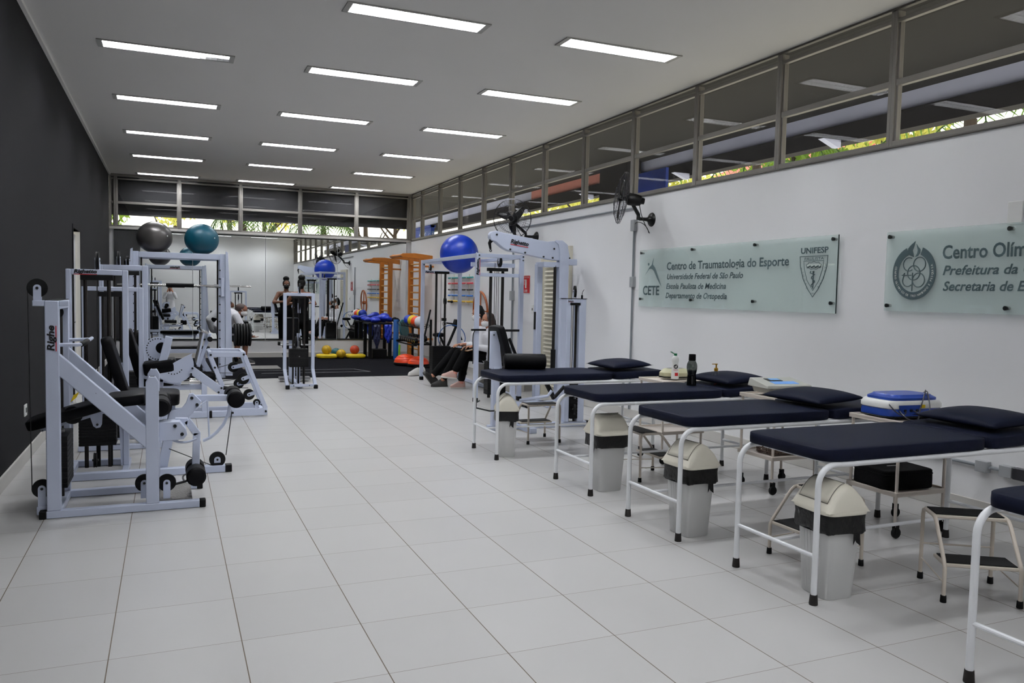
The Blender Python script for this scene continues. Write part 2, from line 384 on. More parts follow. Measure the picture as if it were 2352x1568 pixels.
# louvred door on the white wall
d = struct('door_2', G().bb(XR-.035, XR+.0, 6.86, 7.68, .0, 2.2), 'door_cream')
struct('door_frame', G().bb(XR-.05, XR, 6.78, 6.86, 0, 2.26).bb(XR-.05, XR, 7.68, 7.76, 0, 2.26).bb(XR-.05, XR, 6.86, 7.68, 2.2, 2.26), 'door_cream', d, bev=.004)
g = G()
for i in range(30):
    z = .16+i*.064; g.bar((XR-.05, 6.95, z+.012), (XR-.05, 7.59, z+.012), .036, .01, side=(.72, 0, .69))
struct('louver_slats', g, 'door_cream', d)
struct('door_handle', G().cyl((XR-.035, 6.91, 1.05), (XR-.085, 6.91, 1.05), .011).cyl((XR-.085, 6.9, 1.05), (XR-.085, 7.02, 1.05), .009), 'steel', d)
struct('door_closer', G().bb(XR-.075, XR-.035, 6.95, 7.2, 2.12, 2.16), 'steel', d)

# ---- window bands: one framed window per bay
wn = [0]
def window(axis, a0, a1, blind):
    """bay from a0 to a1 along Y on the right wall (axis 'x') or along X on the far wall (axis 'y')"""
    wn[0] += 1
    def bx(g, u0, u1, w0, w1, z0, z1):
        return g.bb(XR+w0, XR+w1, u0, u1, z0, z1) if axis == 'x' else g.bb(u0, u1, YF+w0, YF+w1, z0, z1)
    f = G(); h = .032
    bx(f, a0, a0+h, .0, .085, ZS, ZC-.018); bx(f, a1-h, a1, .0, .085, ZS, ZC-.018)
    bx(f, a0+h, a1-h, .0, .085, ZS, ZS+.042); bx(f, a0+h, a1-h, .0, .05, ZC-.115, ZC-.085); 
    fr = struct('window_%d' % wn[0], f, 'frame_bronze', bev=.004)
    struct('sash', bx(bx(G(), a0+h, a0+h+.016, .02, .06, ZS+.042, ZC-.115), a1-h-.016, a1-h, .02, .06, ZS+.042, ZC-.115), 'frame_bronze', fr)
    struct('transom', bx(G(), a0+h, a1-h, .012, .07, 3.275, 3.325), 'frame_bronze', fr, bev=.004)
    q = G()
    if axis == 'x': q.add([(XR+.04, a1-h, ZS+.04), (XR+.04, a0+h, ZS+.04), (XR+.04, a0+h, ZC-.05), (XR+.04, a1-h, ZC-.018)], [(0, 3, 2, 1)])
    else: q.add([(a0+h, YF+.04, ZS+.04), (a1-h, YF+.04, ZS+.04), (a1-h, YF+.04, ZC-.05), (a0+h, YF+.04, ZC-.05)], [(0, 1, 2, 3)])
    struct('pane', q, 'window_glass', fr)
    if blind: struct('blind', bx(G(), a0+.01, a1-.01, .10, .106, 3.05+.01*math.sin(a0*3), ZC), 'blind_charcoal', fr)
ys = [1.28+1.318*k for k in range(-5, 11)] 
ys = [YB] + [y for y in ys if y > YB+.3] + [YF]
for i in range(len(ys)-1): window('x', ys[i], ys[i+1], False)
xs = [XL, -.27, .965, 2.222, 3.513, 4.80, 6.07]
for i in range(len(xs)-1): window('y', xs[i], xs[i+1], True)
struct('trim_3', G().bb(XR-.018, XR+.10, YB, YF, ZS-.018, ZS), 'frame_sill', bev=.006)
struct('trim_4', G().bb(XL, XR-.025, YF-.03, YF+.10, ZS-.05, ZS), 'trim_white', bev=.006)
struct('trim_5', G().bb(XL, XR, YF-.02, YF+.10, ZC-.05, ZC), 'frame_bronze')
struct('trim_6', G().bb(6.07, XR+.1, YF-.01, YF+.10, ZS, ZC-.05), 'frame_bronze')   # corner post
# recess left of the mirror and the mirror itself: two panels meeting at a joint
MZ0, MZ1 = .435, 2.715
def mirror(x0, x1, label, ry=0.0):
    m = G().bb(x0, x1, YF-.012, YF-.006, MZ0, MZ1)
    o = solo('mirror_panel', m, 'mirror_silver', label, 'mirror', ((x0+x1)/2, YF, MZ0), 'mirror panels along the far wall')
    o.rotation_euler = (0, 0, ry)
    P('bottom_rail', G().bb(x0, x1, YF-.022, YF, MZ0-.03, MZ0), 'screw_dark', o, o=((x0+x1)/2, YF, MZ0)); P('top_rail', G().bb(x0, x1, YF-.022, YF, MZ1, MZ1+.03), 'screw_dark', o, o=((x0+x1)/2, YF, MZ0))
mirror(-.30, 1.225, 'left mirror panel behind the weight rack carrying two gym balls')
mirror(1.235, 2.745, 'middle mirror panel between the weight rack and the woman in black')
mirror(2.755, 4.35, 'mirror panel right behind the woman in black')
mirror(4.36, 6.0, 'mirror panel nearest the right corner, above the black desk', 0.0)

# ---- rubber mat at the far end
g = G().bb(XL+.02, 5.95, 10.78, YF-.02, 0, .012)
mt = solo('rubber_mat', g, 'mat_rubber', 'black rubber gym flooring laid across the far end in front of the mirror', 'mat', (3, 12, 0), bev=.003)
g = G()
for a, b in (((2.3, 11.55), (4.3, 11.55)), ((4.3, 11.55), (4.1, 12.1)), ((2.2, 12.1), (4.1, 12.1))):
    g.bar((a[0], a[1], .0125), (b[0], b[1], .0125), .035, .001)
P('floor_line', g, 'mat_line', mt, o=(3, 12, 0)).location = (0, 0, 0)
solo('floor_rug', G().bb(2.05, 2.75, 12.35, 13.0, .012, .024), 'rug_grey', 'small grey rug on the black flooring beside the weight rack', 'rug', (2.4, 12.7, .012), bev=.004)

# ---- recessed fluorescent lights
def ceiling_light():
    t = thing('ceiling_light', '', 'ceiling light', local=True); Lx, W, D = 1.26, .26, .085
    g = G()   # trim lip
    g.bb(0, Lx, 0, .02, -.012, .0).bb(0, Lx, W-.02, W, -.012, .0).bb(0, .045, .02, W-.02, -.012, .0).bb(Lx-.045, Lx, .02, W-.02, -.012, .0)
    P('light_frame', g, 'lamp_trim', t, bev=.002)
    g = G()   # two curved troughs
    for y0 in (.02, W/2+.003):
        pr = [(y0 + (W/2-.023)*i/8, -.006 + D*math.sin(PI*i/8)**.7) for i in range(9)]
        vs = [(x, y, z) for x in (.045, Lx-.045) for y, z in pr]; g.add(vs, [(i, i+1, i+10, i+9) for i in range(8)])
    g.bb(.045, .05, .02, W-.02, -.01, .06).bb(Lx-.05, Lx-.045, .02, W-.02, -.01, .06)
    P('reflector', g, 'lamp_white', t)
    P('housing', G().bb(.006, Lx-.006, .006, W-.006, .088, .098).bb(.006, .012, .006, W-.006, 0, .088).bb(Lx-.012, Lx-.006, .006, W-.006, 0, .088).bb(.012, Lx-.012, .006, .012, 0, .088).bb(.012, Lx-.012, W-.012, W-.006, 0, .088), 'lamp_white', t)
    for y in (.075, W-.075): P('fluorescent_tube', G().cyl((.06, y, .034), (Lx-.06, y, .034), .014, n=8), 'tube_glow', t)
    g = G().bb(.05, Lx-.05, W/2-.004, W/2+.004, -.01, .02)
    P('spine', g, 'lamp_louver', t)
    g = G()
    for i in range(1, 21):
        x = .05+(Lx-.1)*i/21; g.bb(x-.001, x+.001, .022, W-.022, -.008, .012)
    P('louver', g, 'lamp_louver', t)
    return t
l0 = ceiling_light(); first = True
rows = [(3.09, 'nearest'), (5.16, 'second'), (7.53, 'third'), (9.93, 'fourth'), (12.30, 'fifth'), (14.74, 'last'), (.80, 'row'), (-1.58, 'row'), (-3.95, 'row')]
cols = [(.12, 'left'), (2.10, 'middle'), (4.10, 'right')]
nth = {'nearest': 'nearest the camera', 'second': 'second from the camera', 'third': 'third from the camera', 'fourth': 'fourth from the camera', 'fifth': 'fifth from the camera', 'last': 'last before the far windows'}
for (y, rn) in rows:
    for (x, cn) in cols:
        if rn == 'row':
            lb = 'recessed fluorescent ceiling light of the %s column, behind the camera and seen only mirrored' % cn; 
        else: lb = 'recessed twin tube ceiling light in the %s column, %s' % (cn, nth[rn])
        if rn == 'nearest' and cn == 'left': lb = 'recessed fluorescent ceiling light of the left column, behind the camera and seen only mirrored'
        o = l0 if first else copy_tree(l0); first = False
        put(o, (x, y, ZC), 0, lb); o['group'] = 'recessed ceiling lights'
        if -3 < y < 0 and cn != 'middle':      # the row just behind the camera is switched off
            for c in o.children:
                if c.name.startswith('fluorescent_tube'): c.data = c.data.copy(); c.data.materials[0] = MATS['tube_off']
        if rn == 'second' and cn == 'left':
            tb = [c for c in o.children if c.name.startswith('fluorescent_tube')][1]
            tb.data = tb.data.copy(); g = G().cyl((.06, .26-.075, .034), (.90, .26-.075, .034), .014, n=8)
            tb.data.clear_geometry(); tb.data.from_pydata(g.v, [], g.f); tb.data.polygons.foreach_set('use_smooth', [True]*len(tb.data.polygons))

# ---- outside: eave, ground, trees
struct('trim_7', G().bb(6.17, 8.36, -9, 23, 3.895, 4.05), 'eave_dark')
struct('trim_8', G().bb(8.36, 8.46, -9, 9.4, 3.69, 3.94).bb(8.36, 8.46, 13.2, 23, 3.69, 3.94), 'eave_lavender')
struct('trim_11', G().bb(8.36, 8.46, 9.4, 13.2, 3.69, 3.94), 'eave_pink')
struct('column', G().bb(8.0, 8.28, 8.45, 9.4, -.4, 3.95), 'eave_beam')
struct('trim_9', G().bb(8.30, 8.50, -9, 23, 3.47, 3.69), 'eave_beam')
for i, y in enumerate((-2.2, .9, 4.0, 7.1, 10.2, 13.3)): 
    solo('eave_bracket', G().prism([(0, 0), (-.28, 0), (-.05, -.09), (0, -.09)], (8.3, y, 3.5), (1, 0, 0), (0, 0, 1), .09), 'eave_lavender', 'pale bracket under the outside eave beam seen through the right window band', 'bracket', (8.3, y, 3.5), 'brackets under the outside eave')
struct('ground', G().bb(-25, 45, -25, 60, -.45, -.35), 'ground_outside')
struct('trim_10', G().bb(-1.5, 8.6, YF+.5, YF+2.0, 4.1, 4.2), 'eave_dark')
solo('garden_wall', G().bb(7.2, 7.3, 17.1, 19.2, -.4, 3.36).bb(7.17, 7.33, 17.1, 19.2, 3.3, 3.36), 'wall_blue_outside', 'blue outside wall seen through the window band at the far right corner', 'wall', (7.25, 18.5, -.4))
solo('notice_board', G().bb(6.56, 6.60, 5.11, 5.81, 2.2, 3.19).bb(6.60, 6.66, 5.42, 5.5, -.4, 3.1), 'wall_blue_outside', 'blue outdoor board seen through the window above the near wall fan', 'board', (6.6, 5.46, -.4))
rr = solo('tiled_roof', G().prism([(0, 0), (3.2, 1.1), (3.2, .95), (0, -.12)], (15.2, 15.5, 4.9), (1, 0, 0), (0, 0, 1), 6), 'roof_red', 'red tiled roof of a neighbouring building beyond the right window band', 'roof', (15.2, 15.5, -.4))
R = random.Random(7)
def leaves(g, c, r, n, size, flat=1.0):
    for _ in range(n):
        while True:
            d = Vector((R.uniform(-1, 1), R.uniform(-1, 1), R.uniform(-1, 1)))
            if d.length < 1: break
        p = Vector(c) + Vector((d.x*r, d.y*r, d.z*r*flat)); M = Euler((R.uniform(0, 6), R.uniform(0, 6), R.uniform(0, 6))).to_matrix()
        s = size*R.uniform(.6, 1.3); g.add([p + M @ Vector(v) for v in ((-s, 0, 0), (0, -s*.4, .0), (s, 0, 0), (0, s*.4, 0))], [(0, 1, 2, 3)])
def tree(x, y, h, r, m, label, fork=True, n=900, grp='trees beyond the windows'):
    t = thing('tree', label, 'tree', (x, y, -.4), group=grp); g = G()
    top = (x+R.uniform(-.2, .2), y, h)
    g.tube([(x, y, -.4), (x+.05, y, h*.5), top], [.13, .10, .05], 8)
    if fork:
        for _ in range(5):
            a = R.uniform(0, 6.3); z0 = h*R.uniform(.45, .7); g.tube([(x+.04, y, z0), (x+math.cos(a)*.5, y+math.sin(a)*.4, z0+.5), (x+math.cos(a)*r*.8, y+math.sin(a)*r*.8, z0+1.2)], [.05, .035, .015], 6)
    P('trunk', g, 'bark', t); g = G()
    for _ in range(6):
        c = Vector(top) + Vector((R.uniform(-r, r)*.6, R.uniform(-r, r)*.6, R.uniform(-.6, .6)*r)); leaves(g, c, r*.6, n//6, .11)
    P('foliage', g, m, t)
kinds = ['dark green leafy', 'pale yellow green', 'thin branching', 'bushy light']
spots = [(-1.2, 21, 4.3, 1.3, 'leaf_green', 'dark leafy tree behind the leftmost far window'), (.9, 27.5, 4.9, 1.2, 'leaf_yellow', 'sunlit pale tree behind the far window above the teal ball'),
  (2.6, 24.5, 4.9, 1.1, 'leaf_yellow', 'dark trunked tree behind the second far window'), (4.1, 29, 5.6, 1.5, 'leaf_yellow', 'sunlit tree seen through the middle of the far windows'),
  (7.2, 25, 5.3, 1.2, 'leaf_green', 'slim green tree behind the rightmost far window'), (9.3, 29, 5.6, 1.5, 'leaf_yellow', 'hazy yellow tree past the right end of the far windows'),
  (13.2, 21, 5.0, 1.6, 'leaf_yellow', 'sunlit tree seen under the eave at the far end of the right windows'), (12.4, 17.2, 4.9, 1.5, 'leaf_yellow', 'sunlit tree under the eave behind the blue gym ball'),
  (12.2, 13.6, 4.9, 1.5, 'leaf_yellow', 'sunlit yellow tree seen through the right windows near the far wall fan'), (13.4, 10.4, 5.0, 1.4, 'leaf_green', 'green tree seen through the right windows left of the near wall fan'),
  (12.2, 6.9, 4.8, 1.2, 'leaf_yellow', 'sunlit tree seen through the right windows above the pipe'), (13.6, 3.4, 5.0, 1.3, 'leaf_green', 'green tree seen through the second nearest right window'), (12.6, .6, 4.8, 1.1, 'leaf_green', 'thin branched tree seen through the nearest right window')]
for x, y, h, r, m, lb in spots: tree(x, y, h, r, m, lb, n=2400)
def palm(x, y, h, label, n=11, L=1.5, grp='palms beyond the windows'):
    t = thing('palm', label, 'palm tree', (x, y, -.4), group=grp)
    P('trunk', G().tube([(x, y, -.4), (x+.03, y, h*.6), (x, y, h)], [.11, .09, .08], 8), 'bark', t); g = G()
    for i in range(n):
        a = 2*PI*i/n + R.uniform(-.2, .2); e = R.uniform(.15, 1.0); pts = bez((x, y, h), (x+math.cos(a)*L*.4, y+math.sin(a)*L*.4, h+e*.7), (x+math.cos(a)*L*.8, y+math.sin(a)*L*.8, h+e*.6), (x+math.cos(a)*L, y+math.sin(a)*L, h+e*.1-.25), 14)
        g.tube(pts, .012, 5)
        for k in range(2, 15):
            p = Vector(pts[k]); d = (Vector(pts[k])-Vector(pts[k-1])).normalized(); s = d.cross(Vector((0, 0, 1))).normalized(); l = .42*math.sin(PI*(k+1)/17)+.08
            for q in (-1, 1):
                tip = p + s*q*l*.8 + d*l*.55 - Vector((0, 0, l*.35)); w2 = d*.022
                g.add([p-w2, p+w2, tip], [(0, 1, 2)])
    P('fronds', g, 'leaf_palm', t)
palm(2.7, 20.3, 3.35, 'spiky plant behind the middle far window, left of the mullion', 12, .9); palm(4.8, 19.6, 3.3, 'dark spiky plant behind the fourth far window', 13, 1.0)
palm(10.6, 4.0, 4.0, 'palm with feathery fronds behind the second nearest right window', 12, 1.6); palm(10.9, 8.6, 4.1, 'palm crown seen through the right windows above the clear sign', 12, 1.6); palm(10.7, .6, 3.95, 'low palm fronds behind the nearest right window', 12, 1.5)

# ================================================================ treatment side
def exam_table():
    """local frame: x runs from the foot end to the wall, y across, near-camera leg at the origin"""
    t = thing('exam_table', '', 'exam table', local=True); LX, WY, z = 1.70, .60, .705
    for y in (0, WY):
        a = [(px, y, pz) for px, pz in arc((.10, .605), .10, PI, PI/2, 7)]; b = [(px, y, pz) for px, pz in arc((LX-.10, .605), .10, PI/2, 0, 7)]
        P('side_frame', G().tube([(0, y, .03)]+a+b+[(LX, y, .03)], .0155, 12), 'bed_enamel', t)
    for x in (0, LX):
        P('crossbar', G().tube([(x, 0, .245), (x, WY, .245)], .011, 10), 'bed_enamel', t)
        for y in (0, WY): P('rubber_foot', G().lathe([(.021, 0), (.022, .004), (.0185, .05), (.018, .052)], (x, y, 0), 14), 'rusty_rubber', t)
    P('stretcher', G().tube([(0, WY/2, .245), (LX, WY/2, .245)], .010, 10), 'bed_enamel', t)
    P('bed_rail', G().bb(.14, LX-.1, .03, .055, .69, .712).bb(.14, LX-.1, WY-.055, WY-.03, .69, .712).bb(.14, .165, .055, WY-.055, .69, .712).bb(1.2, 1.225, .055, WY-.055, .69, .712), 'bed_enamel', t)
    def pad(x0, x1, tilt=0):
        g = G(); n = 10; m = 6; hx, hy, hz = (x1-x0)/2, .315, .036
        g.sph((0, 0, 0), 1, (hx, hy, hz), None, 56, 18, .16); g.v = [((v[0]*math.cos(tilt)-v[2]*math.sin(tilt)) + (x0+x1)/2, v[1]+WY/2, v[0]*math.sin(tilt)+v[2]*math.cos(tilt) + .752 + math.sin(abs(tilt))*hx) for v in g.v]
        return g
    P('mattress', pad(.035, 1.235), 'navy_vinyl', t, smooth=60)
    P('headrest', pad(1.245, 1.80, .035), 'navy_vinyl', t, smooth=60)
    return t
beds = [(3.735, -.552, .0, 'second nearest navy exam table, with the blue device behind its far edge'), (3.70, .567, .0, 'third navy exam table from the camera, between the blue and grey devices'),
        (3.725, 1.757, 0, 'navy exam table with the dark water bottle and soap pump standing on it'), (3.54, 3.22, 0, 'farthest navy exam table, with the black bolster lying on its mattress'), (3.725, -2.015, 0, 'nearest navy exam table, cut off by the right edge of the picture')]
b0 = exam_table()
for i, (x, y, rz, lb) in enumerate(beds): put(b0 if i == 0 else copy_tree(b0), (x, y, 0), rz, lb)['group'] = 'row of exam tables'
# pillows
def pillow_mesh():
    n, m = 22, 14; vs = []; fs = []; L, W, H = .235, .285, .055
    for s in (1, -1):
        for i in range(n+1):
            for j in range(m+1):
                u, v = i/n*2-1, j/m*2-1; e = max(0, (1-abs(u)**2.6)*(1-abs(v)**2.6))**.55
                k = 1-.07*(1-abs(u)**2)*abs(v)**4; k2 = 1-.07*(1-abs(v)**2)*abs(u)**4
                vs.append((u*L*k2, v*W*k, s*H*e*(1 if s > 0 else .6)))
    o = (n+1)*(m+1)
    for i in range(n):
        for j in range(m):
            a = i*(m+1)+j; fs += [(a, a+m+1, a+m+2, a+1), (o+a, o+a+1, o+a+m+2, o+a+m+1)]
    return G().add(vs, fs)
pil = solo('pillow', pillow_mesh(), 'navy_vinyl', '', 'pillow', (0, 0, 0), 'navy pillows', smooth=75)
bm = bmesh.new(); bm.from_mesh(pil.data); bmesh.ops.remove_doubles(bm, verts=bm.verts, dist=.0006); bm.to_mesh(pil.data); bm.free()
for i, (x, y, rz, lb) in enumerate([(5.28, -.26, -.03, 'navy vinyl pillow behind and right of the blue device'), (5.03, .86, .05, 'navy vinyl pillow left of the blue device, in front of the white device'), (5.23, 2.07, .03, 'navy vinyl pillow behind the clear soap pump'), (5.00, 3.52, .02, 'navy vinyl pillow on the farthest exam table')]):
    o = pil if i == 0 else copy_tree(pil); put(o, (x, y, .842), rz, lb); o.rotation_euler = (0, -.05, rz)
# step stools
def stool():
    """local: low step at the front (y=0), high step at the back"""
    t = thing('step_stool', '', 'step stool', local=True); Wd, D = .36, .36
    for x in (0, Wd):
        fr = [(x, 0, .03), (x, 0, .18), (x, .02, .215), (x, .15, .375), (x, .175, .395), (x, .20, .40), (x, D-.04, .40), (x, D-.01, .39), (x, D, .36), (x, D, .03)]
        P('side_frame', G().tube(fr, .0105, 10), 'stool_enamel', t)
        for y in (0, D): P('rubber_foot', G().lathe([(.015, 0), (.016, .003), (.0145, .035), (.013, .037)], (x, y, 0), 12), 'black_rubber', t)
    for nm, y0, y1, z in (('lower_step', .005, .175, .20), ('upper_step', .185, D-.005, .405)):
        g = G().bb(0.0, Wd, y0, y1, z-.018, z); s = P(nm, g, 'stool_enamel', t, bev=.004)
        k = P('tread', G().bb(.012, Wd-.012, y0+.01, y1-.01, z, z+.006), 'black_rubber', t, bev=.002); k.parent = s
    P('brace', G().tube([(0, D, .2), (Wd, D, .2)], .005, 8).tube([(0, 0.0, .10), (0, D, .12)], .004, 8).tube([(Wd, 0.0, .10), (Wd, D, .12)], .004, 8), 'stool_enamel', t)
    return t
s0 = stool()
for i, (x, y, rz, lb) in enumerate([(4.40, -.76, rad(-33), 'worn two-step stool at the lower right, between the two nearest exam tables'), (4.085, .175, -PI/2, 'two-step stool half hidden behind the nearest grey bin'), (4.70, 2.03, PI/2, 'two-step stool under the table with the water bottle'), (4.50, 4.20, PI, 'two-step stool behind the farthest grey bin')]):
    put(s0 if i == 0 else copy_tree(s0), (x, y, 0), rz, lb)['group'] = 'two-step stools'
# trolleys
def trolley():
    t = thing('trolley', '', 'trolley', local=True); LX, LY = .47, .42
    for z, nm in ((.752, 'top_shelf'), (.285, 'lower_shelf')):
        g = G().bb(0, LX, 0, LY, z, z+.006).bb(0, LX, 0, .012, z-.012, z+.018).bb(0, LX, LY-.012, LY, z-.012, z+.018).bb(0, .012, .012, LY-.012, z-.012, z+.018).bb(LX-.012, LX, .012, LY-.012, z-.012, z+.018)
        P(nm, g, 'trolley_enamel', t, bev=.002)
    for x in (.02, LX-.02):
        for y in (.02, LY-.02):
            P('leg', G().tube([(x, y, .1), (x, y, .76)], .0105, 10), 'trolley_enamel', t)
            c = P('caster', G().lathe([(.012, -.012), (.032, -.011), (.035, -.006), (.035, .006), (.032, .011), (.012, .012)], (x+.012, y, .036), 18, (0, 1, 0)), 'black_rubber', t)
            P('caster_fork', G().bb(x-.004, x+.022, y-.017, y-.013, .03, .09).bb(x-.004, x+.022, y+.013, y+.017, .03, .09).bb(x-.004, x+.022, y-.017, y+.017, .085, .1), 'black_rubber', t).parent = c
    return t
t0 = trolley()
for i, (x, y, rz, lb) in enumerate([(5.06, .12, 0, 'cream two-shelf trolley carrying the blue and white device and a black case'), (5.08, 1.30, 0, 'cream two-shelf trolley carrying the grey boxy device and a brown basket'), (4.90, 2.56, 0, 'cream trolley carrying the white cleaner bottle and an octagonal device')]):
    put(t0 if i == 0 else copy_tree(t0), (x, y, 0), rz, lb)['group'] = 'cream trolleys'
# waste bins
def bin_():
    t = thing('waste_bin', '', 'waste bin', local=True)
    def rr(hx, hy, z, n=32):
        out = []
        for i in range(n):
            a = 2*PI*i/n; c, s = math.cos(a), math.sin(a); out.append((math.copysign(abs(c)**.35, c)*hx, math.copysign(abs(s)**.35, s)*hy, z))
        return out
    def loft(secs):
        n = len(secs[0]); g = G(); vs = [v for s in secs for v in s]; fs = [(i*n+j, i*n+(j+1) % n, (i+1)*n+(j+1) % n, (i+1)*n+j) for i in range(len(secs)-1) for j in range(n)]
        return g.add(vs, fs + [tuple(range(n-1, -1, -1)), tuple((len(secs)-1)*n+j for j in range(n))])
    g = loft([rr(.088, .098, 0), rr(.092, .102, .006), rr(.116, .130, .44), rr(.120, .134, .46)])
    for k in range(6):   # ribs moulded in the side
        y = -.05+k*.02; g.bar((-.0915, y, .03), (-.1135, y*1.2, .40), .004, .004)
    P('bin_body', g, 'grey_plastic', t)
    R.seed(3); secs = []
    for k, (z, e) in enumerate([(.352, .010), (.357, .014), (.39, .012), (.42, .010), (.448, .013), (.462, .010)]):
        secs.append([(x*(1+R.uniform(-.012, .012)), y*(1+R.uniform(-.012, .012)), zz+R.uniform(-.006, .006)) for x, y, zz in rr(.116+e+.003, .130+e+.003, z, 48)])
    P('bin_liner', loft(secs), 'bag_black', t, smooth=50)
    g = G()
    g.add([(.03, -.142, .36), (.07, -.143, .36), (.065, -.155, .29), (.04, -.15, .31), (.045, -.148, .33), (.02, -.152, .295)], [(0, 1, 2), (0, 4, 5), (0, 2, 3)])
    P('liner_tail', g, 'bag_black', t)
    # gable lid: arched along y, with a recessed swing flap on the -x slope
    def gab(y, k, h):
        pts = []
        for i in range(17):
            u = i/16*2-1; pts.append((u*.131*k, y, .462 + h*(1-abs(u)**1.95)**.92))
        return pts
    ys = [(-.147, 1.0, .0), (-.146, 1.0, .03), (-.139, .99, .085), (-.126, .985, .122), (-.105, .98, .136), (-.08, .98, .14), (.08, .98, .14), (.105, .98, .136), (.126, .985, .122), (.139, .99, .085), (.146, 1, .03), (.147, 1, 0)]
    vs = [p for y, k, h in ys for p in gab(y, k, h)]; n = 17
    fs = [(i*n+j, (i+1)*n+j, (i+1)*n+j+1, i*n+j+1) for i in range(len(ys)-1) for j in range(n-1)]
    g = G().add(vs, fs); g.add([v for s_ in (rr(.134, .150, .448), rr(.136, .152, .456), rr(.133, .149, .468)) for v in s_], [(i*32+j, i*32+(j+1) % 32, (i+1)*32+(j+1) % 32, (i+1)*32+j) for i in range(2) for j in range(32)])
    P('bin_lid', g, 'cream_plastic', t, smooth=55, bev=0)
    vs = []
    for y in (-.105, .105):
        for i in range(9):
            u = -.86+i/8*.80; vs.append((u*.131*.98, y, .4665 + .14*(1-abs(u)**1.95)**.92))
    g = G().add(vs, [(j, j+1, 9+j+1, 9+j) for j in range(8)]); f = P('lid_flap', g, 'cream_plastic', t)
    md = f.modifiers.new('thickness', 'SOLIDIFY'); md.thickness = .006
    P('flap_gap', G().tube([vs[i] for i in range(9)]+[vs[17-i] for i in range(9)], .0013, 5, closed=True), 'screw_dark', t)
    return t
w0 = bin_()
for i, (x, y, rz, lb) in enumerate([(3.925, -.445, -.06, 'grey swing-lid bin under the second nearest exam table, the largest in view'), (3.875, .70, .05, 'grey swing-lid bin at the foot of the third exam table'), (3.95, 1.92, -PI/2, 'grey swing-lid bin whose flat flap faces the camera'), (3.70, 3.385, -.3, 'farthest grey bin, its pointed cream lid seen end on with bag ends hanging')]):
    o = put(w0 if i == 0 else copy_tree(w0), (x, y, 0), rz, lb); o['group'] = 'grey swing-lid bins'
    o.scale = (1, 1, 1)
    if i == 3: o.scale = (.86, .86, .98)

# ---- things on the tables and trolleys
g = G().lathe([(.0, -.215), (.05, -.213), (.072, -.2), (.078, -.18), (.078, .18), (.072, .2), (.05, .213), (0, .215)], (4.03, 3.72, .867), 28, (.93, -.30, 0))
bo = solo('bolster', g, 'black_vinyl', 'black cylindrical bolster lying on the farthest exam table', 'bolster', (4.03, 3.72, .79))
g = G().ring((4.03+.93*.205, 3.72-.30*.205, .867), .073, .004, (.93, -.3, 0)).ring((4.03-.93*.205, 3.72+.30*.205, .867), .073, .004, (.93, -.3, 0))
P('piping', g, 'black_vinyl', bo, o=(4.03, 3.72, .79))
# cleaner bottle
t = thing('cleaner_bottle', 'white cream cleaner bottle with a green flip cap on the far trolley', 'bottle', (5.12, 2.70, .774)); c = (5.12, 2.70, .774)
P('bottle_body', G().lathe([(.0, 0), (.037, .0), (.039, .006), (.037, .05), (.033, .12), (.031, .15), (.036, .165), (.038, .18), (.035, .2), (.022, .215), (.014, .22)], c, 24, sx=1, sy=.75), 'white_plastic', t)
cp = P('bottle_cap', G().lathe([(.015, .218), (.0155, .24), (.0, .2405)], c, 16), 'green_plastic', t)
P('flip_lid', G().bar((5.10, 2.70, 1.012), (5.068, 2.70, 1.03), .02, .005), 'green_plastic', t).parent = cp
rx = Vector((.92, -.39, 0)); up = Vector((0, 0, 1)); nn = rx.cross(up)
P('label_band', G().lathe([(.0368, .03), (.0355, .06)], c, 24, sx=1.0, sy=.78), 'red_plastic', t)
P('label_spot', G().cyl(Vector(c)+nn*.025+up*.118, Vector(c)+nn*.033+up*.118, .02), 'logo_black', t)
text('logo_lettering', 'cif', Vector(c)+nn*.0335+up*.109-rx*.013, rx, up, 'sign_white', t, size=.03, width=.024, bold=.001)
text('label_lettering', 'CREMOSO', Vector(c)+nn*.0325+up*.082-rx*.022, rx, up, 'red_plastic', t, size=.014, width=.044)
# octagonal device
c = Vector((5.20, 2.82, .774)); t = thing('therapy_device', 'beige octagonal electrotherapy device behind the white cleaner bottle', 'medical device', tuple(c))
def oct_(r, z, sy=.7): return [(c.x+r*math.cos(PI/8+k*PI/4), c.y+r*sy*math.sin(PI/8+k*PI/4), c.z+z) for k in range(8)]
g = G(); secs = [oct_(.155, 0), oct_(.16, .01), oct_(.158, .05), oct_(.115, .085), oct_(.10, .088)]
g.add([v for s in secs for v in s], [(i*8+j, i*8+(j+1) % 8, (i+1)*8+(j+1) % 8, (i+1)*8+j) for i in range(4) for j in range(8)] + [tuple(range(7, -1, -1)), tuple(32+j for j in range(8))])
P('device_case', g, 'beige_plastic', t, bev=.004)
P('control_panel', G().add([(v[0], v[1], v[2]+.002) for v in oct_(.085, .088)], [tuple(range(8))]).add(oct_(.085, .086), [tuple(range(7, -1, -1))]), 'steel', t)
P('base_band', G().add(oct_(.163, .004)+oct_(.163, .016), [(j, (j+1) % 8, 8+(j+1) % 8, 8+j) for j in range(8)]+[tuple(range(7, -1, -1)), tuple(8+j for j in range(8))]), 'black_rubber', t)
text('device_label', 'f', c+Vector((-.10, -.105, .02)), (.93, -.36, 0), (0, 0, 1), 'logo_black', t, size=.03)
solo('cup', G().lathe([(.0, 0), (.026, 0), (.033, .085), (.034, .088), (.031, .086), (.025, .004), (0, .004)], (5.33, 2.72, .774), 24), 'white_plastic', 'white plastic cup beside the octagonal device on the far trolley', 'cup', (5.33, 2.72, .774))
